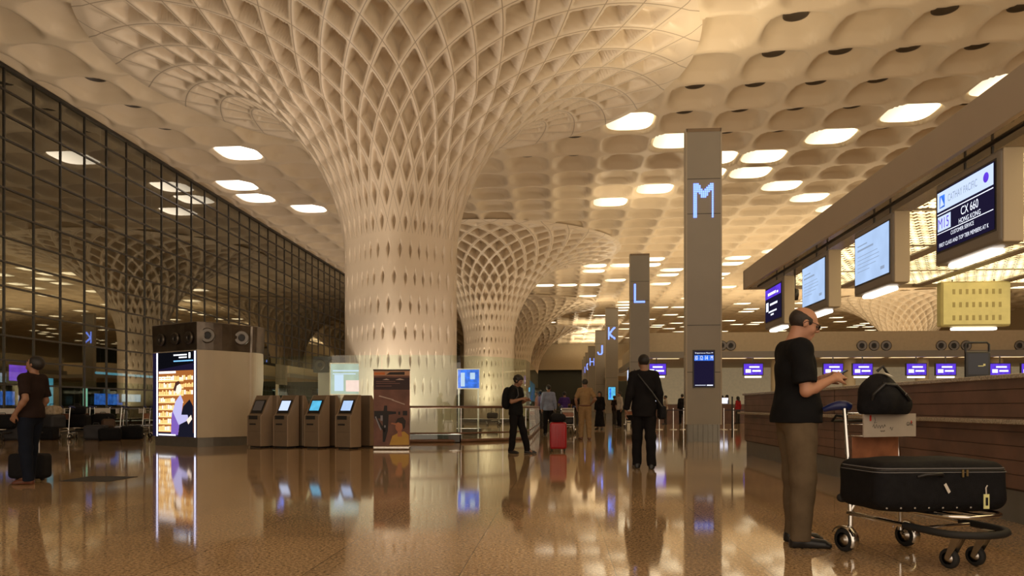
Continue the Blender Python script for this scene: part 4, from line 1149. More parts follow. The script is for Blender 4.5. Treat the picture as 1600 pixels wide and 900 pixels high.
ks = [(406, 701, 'e_off', 'bronze self-service kiosk with an unlit screen, next to the beige tower'), (447, 701.5, 'e_white', 'bronze self-service kiosk with a white screen, second from the beige tower'),
      (495, 702, 'e_cyan', 'bronze self-service kiosk with a light blue screen'), (544, 703, 'e_pale', 'bronze self-service kiosk with a pale screen, nearest the roll-up banner')]
for px, py, m, lab in ks:
    r = kiosk(M[m]); p = G(px, py-2); r.location = (p.x, p.y, 0); r.rotation_euler = (0, 0, -math.radians(25)); tag(r, lab, 'kiosk', 'self-service kiosks facing left')
k0 = kiosk(M['e_off'])
for k, (px, lab) in enumerate(((431, 'dark back of a kiosk between the first and second lit kiosks'), (471, 'dark back of a kiosk between the second and third lit kiosks'), (521, 'dark back of a kiosk between the third and fourth lit kiosks'), (574, 'dark back of a kiosk beside the roll-up banner'))):
    r = k0 if k == 0 else copy_tree(k0); p = W(px, 19.3); r.location = (p[0], p[1], 0); r.rotation_euler = (0, 0, PI-math.radians(25)); tag(r, lab, 'kiosk', 'self-service kiosks facing away')

# ---- roll-up banner
a, b = G(583, 702.5), G(641, 702.5); u = b-a; BW = u.length; ang = math.atan2(u.y, u.x)
bn = empty('roll_up_banner', tuple(a), ang, 'brown roll-up banner with a person in yellow at its foot, standing before the big column', 'banner'); BH = zAt(578, a.x, a.y)
mb = MB(); mb.rbox((0, -.06, 0), (BW, .10, .09), .03); mb.build('base_cassette', M['steel'], bn)
mb = MB(); mb.tube([(BW/2, .05, .05), (BW/2, .03, BH)], .012, 8); mb.tube([(0, 0, BH), (BW, 0, BH)], .014, 8); mb.build('support_pole', M['bsteel'], bn)
M['ban'] = mat('banner brown', (.17, .075, .055), .6, var=.35, scale=2.5)
mb = MB(); mb.box(.01, BW-.01, -.002, .002, .09, BH); sheet = mb.build('printed_sheet', M['ban'], bn)
def bq(nm, shapes, c, d=.004):
    e = MB()
    for pts in shapes:
        if not isinstance(pts[0], tuple): x0, x1, y0, y1 = pts; pts = [(x0, y0), (x1, y0), (x1, y1), (x0, y1)]
        e.poly([(p[0]*BW, -d, .09+(BH-.09)*p[1]) for p in pts])
    e.build(nm, mat('print '+nm, c, .6), sheet)
bq('header_band', [(.02, .98, .925, .985)], (.50, .28, .17)); bq('orange_mark', [(.03, .32, .935, .968)], (.62, .17, .04), .006)
bq('dark_mark', [[(.35, .935), (.85, .935), (.85, .975), (.45, .97)]], (.02, .012, .01), .006)
bq('dark_text_band', [(.02, .98, .74, .90)], (.035, .014, .016)); bq('white_stroke', [[(.25, .868), (.45, .868), (.36, .885)], [(.6, .868), (.85, .868), (.72, .89)], [(.15, .65), (.55, .60), (.56, .61), (.17, .665)], [(.5, .6), (.85, .54), (.86, .55), (.52, .61)]], (.5, .38, .33), .006)
bq('text_line', [(.08, .6, .845, .85), (.08, .72, .82, .825), (.08, .5, .785, .79)], (.32, .15, .12), .006)
bq('black_rig', [[(.03, .36), (.03, .46), (.28, .46), (.30, .53), (.38, .53), (.38, .46), (.62, .45), (.62, .42), (.42, .41), (.40, .2), (.32, .05), (.26, .05), (.26, .36)], (.68, .73, .41, .45), (.80, .92, .40, .46), [(.05, .36), (.1, .38), (.34, .2), (.30, .17)]], (.012, .01, .012), .006)
bq('steel_glint', [[(.05, .38), (.08, .39), (.22, .22), (.20, .20)], (.20, .26, .33, .40), (.30, .34, .24, .27)], (.25, .24, .27), .008)
bq('yellow_shirt', [[(.44, .01), (.97, .01), (.96, .14), (.84, .19), (.68, .17), (.52, .13)]], (.50, .29, .05), .010)
bq('printed_face', [[(.70+.10*math.cos(t*PI/6), .25+.065*math.sin(t*PI/6)) for t in range(12)], [(.66, .12), (.78, .12), (.77, .2), (.66, .2)]], (.42, .16, .08), .012)
bq('printed_hair', [[(.60, .30), (.66, .36), (.80, .38), (.88, .33), (.86, .24), (.81, .22), (.78, .29), (.68, .31)]], (.02, .012, .01), .014)
bq('printed_arm', [[(.48, .29), (.50, .305), (.64, .295), (.63, .27)]], (.42, .16, .08), .014)

# ---- dark access hatch in the floor
p1, p2 = G(136, 745.5), G(222, 744.0); q1 = G(150, 752.5)
mb = MB(); mb.box(p1.x, p2.x, q1.y, p1.y+.1, 0, .006); o = mb.build('floor_hatch', M['dark']); tag(o, 'flat dark rectangular hatch lying in the polished floor near the man in black at left', 'hatch')

# ================================================================== luggage trolleys
def make_cart(board=M['white'], detail=True):
    r = empty('luggage_trolley', (0, 0, 0))
    mb = MB(); hw = .235
    # long side tubes and deck hoop (front = +x)
    hoop = [(0, .21, .335)]+[(.1+.6*t, .215, .335) for t in (0, .5, 1)]+[(.70+.13*math.sin(a), .215*math.cos(a), .335) for a in [PI*k/8 for k in range(1, 8)]]+[(.7, -.215, .335), (.1, -.215, .335), (0, -.21, .335)]
    mb.tube(hoop, .015, 10)
    for x in (.08, .3, .52): mb.tube([(x, -.21, .33), (x, .21, .33)], .011, 8)
    for y in (-.07, .07): mb.tube([(0, y, .33), (.78, y, .33)], .009, 8)
    for s in (-1, 1): mb.tube([(.02, s*.21, .335), (.0, s*.23, .28), (0, s*.235, .12)], .017, 10)
    mb.build('deck_frame', M['chrome'], r)
    mb = MB(); bump = [(-.01, .245, .265), (.35, .25, .25), (.66, .25, .235)]+[(.68+.20*math.sin(a), .25*math.cos(a), .232) for a in [PI*k/10 for k in range(1, 10)]]+[(.66, -.25, .235), (.35, -.25, .25), (-.01, -.245, .265)]
    mb.tube(bump, .017, 10); mb.tube([(.55, -.2, .24), (.55, .2, .24)], .012, 8); mb.build('bumper_tube', M['chrome'], r)
    mb = MB(); b2 = bump[3:12]; mb.tube([(.45, .25, .245)]+[bump[2]]+b2+[bump[-3]]+[(.45, -.25, .245)], .023, 10); mb.build('bumper_sleeve', M['rubber'], r)
    for s in (-1, 1):
        mb = MB(); mb.tube([(.0, s*.235, .28), (-.015, s*.235, .60), (-.05, s*.235, .99)], .017, 10); mb.build('upright', M['chrome'], r)
    mb = MB(); mb.tube([(-.05, -.235, .95), (-.05, .235, .95)], .012, 8); mb.tube([(-.02, -.235, .62), (-.02, .235, .62)], .012, 8); mb.build('cross_bar', M['chrome'], r)
    for s in (-1, 1):
        mb = MB(); c = Vector((-.08, s*.26, 1.005))
        # broad wing-shaped grip
        sec = []; K = 9
        pts = [(-.0+(-.02)*t, s*(.18+.17*t/1), 0) for t in [k/K for k in range(K+1)]]
        mb.tube([(-.05-.11*(k/K)**1.6, s*(.19+.13*(k/K)), 1.0+.02*math.sin(k/K*PI)-.02*(k/K)) for k in range(K+1)], .02, 12, rs=[.018+.017*math.sin(PI*min(1, .25+.75*k/K)) for k in range(K+1)])
        mb.build('handle_grip', M['navyplastic'], r)
    mb = MB(); mb.tube([(-.07, .2, .93), (-.16, .2, .94), (-.20, .2, .90), (-.20, -.2, .90), (-.16, -.2, .94), (-.07, -.2, .93)], .010, 8); mb.build('brake_bar', M['rubber'], r)
    mb = MB()
    # wire basket behind the board
    for z in (.80, .88, .95): mb.tube([(-.03, .20, z), (.11, .20, z), (.11, -.20, z), (-.03, -.20, z)], .005, 6)
    for y in [-.2+.05*k for k in range(9)]: mb.tube([(-.03, y, .80), (.11, y, .80), (.11, y, .95)], .003, 5)
    mb.build('wire_basket', M['chrome'], r)
    mb = MB(); mb.box(.115, .127, -.245, .235, .795, .955); bd = mb.build('sign_board', board, r)
    if detail:
        # board reads toward +x : right = -y... seen from the front, text runs from -y to +y
        e = MB(); e.box(.1275, .129, -.195, -.180, .905, .945); e.build('red_mark', M['redbit'], bd)
        text('GVK', (.129, .145, .87), (0, 1, 0), (0, 0, 1), .06, .026, M['dark'], bd); e = MB(); e.box(.1275, .129, .186, .194, .885, .905); e.build('red_mark', M['redbit'], bd)
        e = MB(); rr = random.Random(2)
        pts = [(.129, -.17, .865)]
        for k in range(16): pts.append((.1285, -.165+k*.0075, .865+.014*math.sin(k*1.9)+.004*rr.random()))
        e.tube(pts, .0013, 4); e.tube([(.1285, -.15, .93), (.1285, -.145, .905), (.1285, -.155, .89), (.1285, -.13, .895)], .0013, 4)
        e.tube([(.1285, -.10+k*.006, .835+.006*math.sin(k*2.3)) for k in range(8)], .0012, 4); e.tube([(.1285, -.01+k*.005, .85+.012*math.sin(k*1.4)) for k in range(7)], .0013, 4)
        e.build('ink_scribble', M['black'], bd)
    mb = MB(); mb.box(-.005, .0, -.215, .215, .63, .79); mb.build('back_board', mat('amber board', (.30, .12, .06), .3, var=.3, scale=8) if 'amber board' not in bpy.data.materials else bpy.data.materials['amber board'], r)
    def wheel(x, y, R_, wd, par, nm='wheel'):
        mb = MB(); mb.lathe([(R_*.62, -wd), (R_*.9, -wd), (R_, -wd*.5), (R_, wd*.5), (R_*.9, wd), (R_*.62, wd)], (x, y, R_), (0, 1, 0), 28); o = mb.build(nm, M['rubber'], par)
        mb = MB(); mb.lathe([(0, -wd*.9), (R_*.25, -wd*1.1), (R_*.3, -wd*.6), (R_*.62, -wd*.7), (R_*.62, wd*.7), (R_*.3, wd*.6), (R_*.25, wd*1.1), (0, wd*.9)], (x, y, R_), (0, 1, 0), 20); mb.build('hub', M['steel'], o)
        return o
    for s in (-1, 1):
        wheel(0, s*.285, .082, .022, r)
        mb = MB(); vs = []; fs = []; K = 12
        for k in range(K+1):
            a = -.15*PI+k*PI*1.0/K
            for yy, rr_ in ((s*.285-.032, .088), (s*.285-.030, .098), (s*.285+.030, .098), (s*.285+.032, .088)): vs.append((rr_*math.cos(a), yy, .082+rr_*math.sin(a)))
        for k in range(K):
            for j in range(3): fs.append((k*4+j, k*4+j+1, k*4+5+j, k*4+4+j))
        mb.add(vs, fs, True); mb.build('mudguard', M['chrome'], r)
        mb = MB(); mb.tube([(0, s*.24, .10), (0, s*.31, .082)], .012, 8); mb.build('axle', M['steel'], r)
    for s in (-1, 1):
        f = wheel(.66, s*.115, .062, .02, r, 'caster_wheel')
        mb = MB()
        for t in (-1, 1): mb.add([(.70, s*.115+t*.028, .21), (.76, s*.115+t*.028, .21), (.675, s*.115+t*.028, .055), (.645, s*.115+t*.028, .06), (.70, s*.115+t*.024, .21), (.76, s*.115+t*.024, .21), (.675, s*.115+t*.024, .055), (.645, s*.115+t*.024, .06)], [(0, 1, 2, 3), (7, 6, 5, 4), (0, 4, 5, 1), (1, 5, 6, 2), (2, 6, 7, 3), (3, 7, 4, 0)])
        mb.box(.695, .765, s*.115-.03, s*.115+.03, .205, .235); mb.build('caster_fork', M['steel'], r)
    return r
cart = make_cart(mat('cart board', (.42, .36, .30), .5))
rl, rr_ = G(1320, 862), G(1415, 853); mid = (rl+rr_)/2; cart.location = (mid.x, mid.y, 0)
HD = math.radians(-64); cart.rotation_euler = (0, 0, HD)
tag(cart, 'chrome luggage trolley with navy grips and a white board, loaded beside the bald man', 'trolley', None)
cf = Vector((math.cos(HD), math.sin(HD), 0)); cu_ = Vector((-cf.y, cf.x, 0))

# big black suitcase lying across the trolley
def bag_sdf(lo, hi, res, fn): f = SDF(V3(*lo), V3(*hi), res); fn(f); return f.mesh()
def rounded_box_field(f, c, h, r, bulge=0):
    sl = (slice(None),)*3; X, Y, Z = f.grid(sl)
    X = X-c[0]; Y = Y-c[1]; Z = Z-c[2]
    hx = h[0]-r; hy = h[1]-r; hz = h[2]-r
    b = bulge*(1-np.clip((X/h[0])**2, 0, 1))*(1-np.clip((Y/h[1])**2, 0, 1))
    qx = np.abs(X)-hx; qy = np.abs(Y)-hy; qz = np.abs(Z)-hz-b
    d = np.sqrt(np.maximum(qx, 0)**2+np.maximum(qy, 0)**2+np.maximum(qz, 0)**2)+np.minimum(np.maximum(np.maximum(qx, qy), qz), 0)-r
    f.F = np.minimum(f.F, d.astype(np.float32))
pc = W(1438, 4.98)
sc_ = empty('suitcase', (pc[0], pc[1], .352), math.radians(9), 'large black soft suitcase lying flat across the luggage trolley', 'suitcase')
def fn(f):
    rounded_box_field(f, (0, 0, .155), (.435, .25, .15), .075, .02); f.noise(.006, 11, 2)
P, Q = bag_sdf((-.52, -.32, -.03), (.52, .32, .36), .008, fn); np_mesh('shell', P, Q, M['blackfab'], sc_)
def loop(hx, hy, z, r=.05, lift=0, n=5):
    P = []
    for cx, cy, a0 in ((hx-r, -hy+r, -PI/2), (hx-r, hy-r, 0), (-hx+r, hy-r, PI/2), (-hx+r, -hy+r, PI)):
        for k in range(n+1):
            a = a0+k*PI/2/n; P.append((cx+r*math.cos(a), cy+r*math.sin(a), z))
    return P
mb = MB(); mb.tube(loop(.428, .243, .268, .09), .0045, 6, closed=True); mb.tube(loop(.434, .249, .245, .08), .0035, 6, closed=True); mb.build('piping', M['greyfab'], sc_)
mb = MB(); mb.tube(loop(.431, .246, .257, .085), .003, 5, closed=True); zp = mb.build('zip', M['bsteel'], sc_)
mb = MB(); mb.box(.10, .112, -.262, -.256, .215, .262); mb.box(.128, .14, -.262, -.256, .222, .262); mb.build('zip_pull', mat('brass', (.55, .42, .2), .3, .9), sc_)
mb = MB(); mb.tube([(-.18, -.255, .22), (-.15, -.285, .235), (-.05, -.287, .24), (-.02, -.255, .225)], .010, 8); mb.build('side_handle', M['black'], sc_)
mb = MB(); mb.quad((-.02, -.262, .17), (.03, -.0, -.055), (.015, 0, .012)); mb.build('white_label', M['white'], sc_)
mb = MB(); mb.box(.24, .275, -.262, -.257, .02, .11); tg = mb.build('luggage_tag', M['sign_y'], sc_)
mb = MB(); mb.box(.25, .266, -.2635, -.262, .04, .09); mb.build('printed_mark', M['black'], tg)
mb = MB(); mb.tube([(.257, -.258, .11), (.252, -.262, .15), (.262, -.262, .165)], .004, 6); mb.build('tag_loop', M['white'], sc_)
for sx in (-1, 1):
    mb = MB(); mb.lathe([(0, -.02), (.028, -.02), (.03, 0), (.028, .02), (0, .02)], (sx*.40, .235, .035), (0, 1, 0), 14); mb.build('wheel', M['rubber'], sc_)
mb = MB()
for k in range(8): mb.lathe([(0, -.004), (.006, -.002), (.006, .004)], (-.38+k*.09, -.252, .028), (0, -1, 0), 8)
mb.build('rivet', M['steel'], sc_)

# black backpack in the basket
pb = W(1379, 5.28)
bp = empty('backpack', (pb[0], pb[1], .955), HD+PI/2, 'black backpack slumped in the trolley basket above the white board', 'backpack')
def fn(f):
    f.ell((-.03, 0, .115), (.15, .12, .155), None, .03); f.ell((.07, 0, .075), (.15, .115, .10), None, .05); f.ell((-.07, -.06, .10), (.10, .10, .11), None, .04)
    f.cap((-.12, 0, .03), (.17, 0, .03), .07, .06, .05); f.noise(.007, 24, 1); f.plane(V3(0, 0, -.005), V3(0, 0, -1))
P, Q = bag_sdf((-.27, -.25, -.05), (.30, .24, .36), .007, fn); np_mesh('body', P, Q, M['blackfab'], bp)
mb = MB(); mb.tube([(-.11, -.10, .20), (-.03, -.14, .19), (.06, -.13, .13), (.12, -.115, .09)], .012, 8); mb.tube([(-.15, -.05, .06), (-.19, -.10, .13), (-.12, -.13, .20)], .012, 8); mb.tube([(-.05, 0, .29), (-.02, -.02, .325), (.03, -.02, .27)], .010, 8); mb.build('strap', M['black'], bp)
mb = MB(); mb.quad((-.05, -.085, .262), (.05, -.005, -.012), (.012, .05, .022)); mb.build('white_label', M['white'], bp)
mb = MB(); mb.lathe([(0, -.005), (.012, 0), (.008, .006)], (.06, -.138, .13), (0, -1, 0), 10); mb.build('buckle', M['steel'], bp)

# ---- row of parked trolleys by the glass wall, with bags
cart2 = make_cart(M['white'], False)
spots = [(12, 23.3, .3), (100, 24.0, -.4), (128, 25.2, .2), (190, 24.2, -1.2), (228, 24.8, -1.5), (160, 26.5, .6)]
tlab = ['parked luggage trolley behind the man in black at the left picture edge', 'luggage trolley with pale bundles to the right of the man in black', 'dark loaded trolley in the middle of the row by the glass wall',
        'trolley with a white board, second left of the beige tower', 'trolley with a white board immediately left of the beige tower', 'trolley standing behind the row near the glass wall']
bagm = [M['blackfab'], mat('cream cloth bag', (.42, .34, .24), .8, var=.4, scale=12), mat('charcoal bag', (.03, .03, .035), .7), mat('brown bag', (.10, .055, .03), .6)]
def make_soft_bag(m, w_=.3, h_=.2, seed=0, d_=.2, label='', name='travel_bag', loc=(0, 0, 0), rz=0, res=.014, handle=True, group=None):
    r = empty(name, loc, rz, label, 'bag', group)
    def fn(f): rounded_box_field(f, (0, 0, h_), (w_, d_, h_), .08, .02); f.noise(.008, 14, seed)
    P, Q = bag_sdf((-w_-.06, -d_-.06, -.04), (w_+.06, d_+.06, h_*2+.08), res, fn); np_mesh('body', P, Q, m, r)
    if handle:
        mb = MB(); mb.tube([(-.1, 0, h_*2-.01), (-.07, 0, h_*2+.07), (.07, 0, h_*2+.07), (.1, 0, h_*2-.01)], .012, 6); mb.build('handle', M['black'], r)
    return r
for k, ((px, dp, rz), lab) in enumerate(zip(spots, tlab)):
    r = cart2 if k == 0 else copy_tree(cart2); x, y = W(px, dp); r.location = (x, y, 0); r.rotation_euler = (0, 0, -PI/2+rz); tag(r, lab, 'trolley', 'parked luggage trolleys by the glass wall')
    fx, fy = x+.38*math.cos(-PI/2+rz), y+.38*math.sin(-PI/2+rz)
    if k in (0, 1, 2, 5):
        bb = make_soft_bag(bagm[0] if k != 1 else bagm[2], .36, .20, k, .24, 'dark travel bag lying on the deck of the '+['leftmost parked trolley', 'trolley right of the man in black', 'middle parked trolley', '', '', 'rear trolley by the glass wall'][k], loc=(fx, fy, .355), rz=rz)
    if k in (1, 2, 3):
        make_soft_bag(bagm[1] if k == 1 else bagm[3 if k == 3 else 0], .26, .13, k+4, .18, ['', 'cream cloth bundle on top of the dark bag, right of the man in black', 'black bag topmost on the middle parked trolley', 'brown travel bag on the trolley second left of the beige tower'][k], loc=(fx, fy, .765 if k != 3 else .355), rz=rz+.3)
# a row of low seats / loaded dark luggage near the wall
for k, (px, dp) in enumerate(((72, 23.4), (150, 23.6), (206, 24.0), (172, 23.2), (20, 23.2))):
    x, y = W(px, dp); make_soft_bag(bagm[(0, 2, 0, 0, 2)[k]], .32, (.19, .22, .20, .18, .24)[k], k+9, .2, ['upright black suitcase standing by the glass wall beside the cream bundles', 'upright charcoal suitcase standing between the parked trolleys', 'upright black suitcase just left of the beige tower trolleys', 'lower black suitcase in front of the trolley row, right of the charcoal one', 'charcoal suitcase at the left picture edge beside the leftmost trolley'][k], 'suitcase', (x, y, 0), .2*k)

# lit things beyond the glass wall
def outside(nm, label, cat, x, y, z, w_, h_, m):
    r = empty(nm, (x, y, 0), PI/2, label, cat)
    mb = MB(); mb.box(-w_/2-.04, w_/2+.04, 0, .1, z-h_/2-.04, z+h_/2+.04); mb.box(-.05, .05, .02, .08, 0, z-h_/2); mb.build('stand', M['dark'], r)
    e = MB(); e.quad((-w_/2, -.01, z-h_/2), (w_, 0, 0), (0, 0, h_)); e.build('lit_face', m, r)
M['e_green'] = emit('lit green white', (.45, .9, .7), 1.2)
M['e_violet'] = emit('violet', (.28, .08, 1.0), 1.6, var=.3, scale=3)
for (px, py, X, w_, h_, m, lab, cat) in ((28, 583, -19, .9, .55, 'e_violet', 'violet lit screen glowing behind the head of the man in black', 'screen'), (78, 618, -19.2, .35, 1.3, 'e_cyan', 'narrow pale blue light panel beyond the glass right of the man in black', 'light panel'),
        (133, 620, -19.5, .3, .8, 'e_green', 'small greenish white lit panel beyond the glass wall', 'light panel'), (10, 622, -20, 1.8, .5, 'e_blue', 'blue glowing screen beyond the glass at the left picture edge', 'screen'),
        (170, 624, -20.5, 2.2, .5, 'e_blue', 'wide blue glowing screen beyond the glass behind the parked trolleys', 'screen'), (205, 622, -20.2, 1.6, .35, 'e_white', 'white-blue glowing screen beyond the glass left of the beige tower', 'screen')):
    y = yAtX(px, X); outside('screen_stand', lab, cat, X, y, zAt(py, X, y), w_, h_, M[m])
y0_, y1_ = yAtX(150, -18.8), yAtX(242, -18.8)
mb = MB(); z = zAt(586, -18.8, (y0_+y1_)/2); mb.tube([(-18.8, y0_, z), (-18.8, y1_, z)], .05, 8); o = mb.build('light_tube', M['e_cyan'], None); tag(o, 'long horizontal blue-white light tube beyond the glass left of the tower', 'light')
for yy in (y0_+.3, y1_-.3):
    mb = MB(); mb.tube([(-18.8, yy, z), (-18.8, yy, 13.2)], .012, 6); mb.build('suspension_wire', M['bsteel'], o)

# ================================================================== PEOPLE
M['tee_black'] = cloth('black tee', (.010, .010, .011)); M['khaki_tr'] = cloth('khaki trousers', (.135, .098, .060)); M['suit'] = cloth('black suit', (.010, .009, .010))
M['tee_brown'] = cloth('dark brown tee', (.022, .013, .011)); M['jeans'] = cloth('dark jeans', (.008, .011, .020)); M['uniform'] = cloth('khaki uniform', (.27, .175, .088))
M['bluesh'] = cloth('pale blue shirt', (.22, .25, .36)); M['pinksh'] = cloth('pink shirt', (.42, .22, .20)); M['purple'] = cloth('purple tee', (.06, .03, .16)); M['whitesh'] = cloth('off white shirt', (.42, .36, .29))
M['greytr'] = cloth('grey trousers', (.05, .045, .042)); M['redtop'] = cloth('red top', (.28, .02, .025)); M['redcase'] = mat('red shell', (.36, .012, .02), .3, var=.1); M['brownleather'] = mat('brown leather', (.10, .03, .015), .4)

# bald man at the trolley
p = G(1246, 851)
root, I = figure('person', 'bald man with glasses in a black t-shirt and khaki trousers looking down at his hands', (p.x, p.y, 0), math.radians(2), .985, .006, 'skin', 'tshirt', M['tee_black'], M['khaki_tr'], 'black', 'bald', 'hairgrey',
    hips=(-.01, 0, .93), lean=.03, head=(-.06, .34), back=1.0, fat=1.13, hem=.90, loose=.018,
    feet={'L': (.02, .13, 0), 'R': (-.02, -.12, 0)}, feetyaw=(.05, -.10),
    arms={'R': ((.015, -.055, -.30), (.245, .045, -.205), (.80, .45, .30), (.1, .75, -.45), 1.15), 'L': ((.03, .05, -.30), (.245, -.07, -.20), (.8, -.45, .30), (.1, -.75, -.45), 1.1)})
hd, HR = I['hd'], I['HR']
mb = MB()
for s in (-1, 1):
    pts = []
    for k in range(14):
        a = 2*PI*k/14; pts.append(hd(.103-.010*abs(math.cos(a))*0, s*.033+.027*math.copysign(abs(math.cos(a))**.8, math.cos(a)), .004+.018*math.copysign(abs(math.sin(a))**.8, math.sin(a))))
    mb.tube(pts, .0022, 6, closed=True); mb.tube([hd(.102, s*.058, .010), hd(.06, s*.082, .014), hd(-.005, s*.088, .012), hd(-.022, s*.086, -.008)], .0024, 6)
mb.tube([hd(.103, -.008, .008), hd(.108, 0, .012), hd(.103, .008, .008)], .0022, 6); mb.build('glasses_frame', M['black'], root)
mb = MB()
for s in (-1, 1): mb.add([tuple(hd(.104, s*.033+.026*math.cos(2*PI*k/14), .004+.017*math.sin(2*PI*k/14))) for k in range(14)], [tuple(range(14))])
mb.build('glasses_lens', M['dark'], root)
A_ = I['A']; ph = (A_['R'][2]+A_['L'][2])/2+V3(.075, 0, .028)
ro = empty('mobile_phone', (0, 0, 0), 0, 'dark mobile phone held in the bald man\'s hands', 'phone')
wp = root.matrix_basis @ Vector(ph) if False else Vector((p.x, p.y, 0))+Matrix.Rotation(math.radians(2), 3, 'Z') @ (Vector(ph)*.985)
ro.location = wp; ro.rotation_euler = (0, -.5, math.radians(2))
mb = MB(); mb.rbox((-.065, -.034, -.005), (.065, .034, .005), .004); mb.build('case', M['black'], ro)
mb = MB(); mb.quad((-.058, -.03, .0055), (.116, 0, 0), (0, .06, 0)); mb.build('screen', emit('phone glow', (.25, .3, .4), .4), ro)

# man in black at left with a cabin bag
p = G(48, 756)
figure('person', 'man in a dark t-shirt and jeans at far left looking up, arm at his side', (p.x, p.y, 0), PI-.10, .955, .010, 'skin2', 'tshirt', M['tee_brown'], M['jeans'], 'brownleather', 'short', 'hairblack',
    hips=(0, 0, .93), lean=-.05, head=(.1, -.48), back=0, fat=1.02, hem=.90, feet={'L': (-.05, .10, 0), 'R': (.13, -.12, 0)},
    arms={'L': ((-.10, .08, -.27), (.05, .09, -.47), (.5, -.1, -.8), (.3, -.9, 0), .7), 'R': ((.0, -.06, -.29), (.14, -.03, -.48), (.5, .1, -.8), (0, .9, 0), .7)})
_b = W(47, 10.45); p2 = Vector((_b[0], _b[1]-.22, 0))
r = empty('cabin_bag', (p2.x, p2.y+.22, 0), .04, 'black wheeled cabin bag standing on the floor behind the legs of the man at left', 'suitcase')
def fn(f): rounded_box_field(f, (0, 0, .20), (.25, .12, .165), .05, .01)
P, Q = bag_sdf((-.32, -.18, -.02), (.32, .18, .42), .01, fn); np_mesh('body', P, Q, M['blackfab'], r)
for sx in (-.17, .17):
    mb = MB(); mb.lathe([(0, -.015), (.026, -.015), (.03, 0), (.026, .015), (0, .015)], (sx, 0, .03), (0, 1, 0), 12); mb.build('wheel', M['rubber'], r)
    mb = MB(); mb.tube([(sx*.4, .09, .34), (sx*.4, .09, .62)], .008, 6); mb.build('pull_handle', M['steel'], r)

# backpacker
p = G(806, 708.5)
root, I = figure('person', 'young man in black with a black backpack looking at his phone, beside the glass screen', (p.x, p.y, 0), -.45, .94*1.02, .011, 'skin2', 'tshirt', M['tee_black'], M['suit'], 'black', 'fluffy', 'hairblack',
    hips=(0, 0, .93), lean=.04, head=(.0, .30), back=.4, hem=.86, feet={'L': (.22, .14, 0), 'R': (-.05, -.12, 0)},
    arms={'R': ((.03, -.08, -.27), (.24, .02, -.20), (.8, .5, .2), (.1, .8, -.5), .9), 'L': ((.02, .07, -.28), (.22, -.02, -.22), (.8, -.4, .2), (.1, -.8, -.5), .9)})
def fn(f): f.ell((-.19, 0, 1.20), (.12, .17, .24), None, .04); f.ell((-.23, 0, 1.10), (.10, .15, .15), None, .04); f.noise(.006, 20)
P, Q = bag_sdf((-.42, -.25, .85), (.02, .25, 1.52), .012, fn)
r = empty('backpack', (p.x, p.y, 0), -.45, 'black backpack worn by the young man beside the glass screen', 'backpack'); np_mesh('body', P, Q, M['blackfab'], r)
for s in (-1, 1):
    mb = MB(); mb.tube([(-.12, s*.10, 1.40), (-.02, s*.11, 1.47), (.10, s*.11, 1.40), (.13, s*.12, 1.25), (.02, s*.17, 1.08)], .016, 8); mb.build('strap', M['black'], r)

# man in the dark suit, seen from behind
p = G(1006, 732)
root, I = figure('person', 'man in a dark suit seen from behind walking away toward the letter L pillar', (p.x, p.y, 0), PI/2+.05, 1.055, .010, 'skin2', 'jacket', M['suit'], M['suit'], 'black', 'short', 'hairblack',
    hips=(0, 0, .93), head=(.12, .12), back=.3, hem=.80, loose=.014, sleeve='long', feet={'L': (.05, .10, 0), 'R': (-.16, -.09, 0)}, feetyaw=(.1, -.1),
    arms={'L': ((-.05, .06, -.28), (.03, .10, -.52), (.1, .1, -1), (0, -1, 0), .4), 'R': ((-.02, -.06, -.28), (.02, -.08, -.52), (.1, 0, -1), (0, 1, 0), .4)})
r = empty('shoulder_bag', (p.x, p.y, 0), PI/2+.05, 'black shoulder bag hanging at the right hip of the man in the suit', 'bag')
mb = MB(); mb.rbox((-.16, -.34, .80), (.14, -.23, 1.02), .04); mb.build('body', M['blackfab'], r)
mb = MB(); mb.tube([(.10, -.27, 1.0), (.16, -.10, 1.22), (.14, .10, 1.48), (.0, .15, 1.60), (-.14, .10, 1.50), (-.19, -.10, 1.24), (-.14, -.27, 1.0)], .014, 8); mb.build('strap', M['black'], r)

# officer in khaki
p = G(914, 687)
root, I = figure('person', 'officer in full khaki uniform seen from behind in the central aisle', (p.x, p.y, 0), PI/2+.1, 1.06, .012, 'skin2', 'uniform_shirt', M['uniform'], M['uniform'], 'brownleather', 'short', 'hairblack',
    head=(.1, .05), hem=.96, fat=1.0, loose=.006, feet={'L': (.05, .11, 0), 'R': (-.08, -.11, 0)}, arms={'R': ((-.08, -.12, -.26), (.10, -.02, -.40), (.6, .6, -.2), (0, 1, 0), .6), 'L': ((.02, .10, -.27), (.14, .05, -.48), (.4, 0, -1), (0, -1, 0), .4)})
mb = MB(); mb.tube([(0+.135*math.cos(a), .178*math.sin(a), .985) for a in [2*PI*k/20 for k in range(20)]], .018, 8, closed=True); mb.build('belt', M['brownleather'], root)

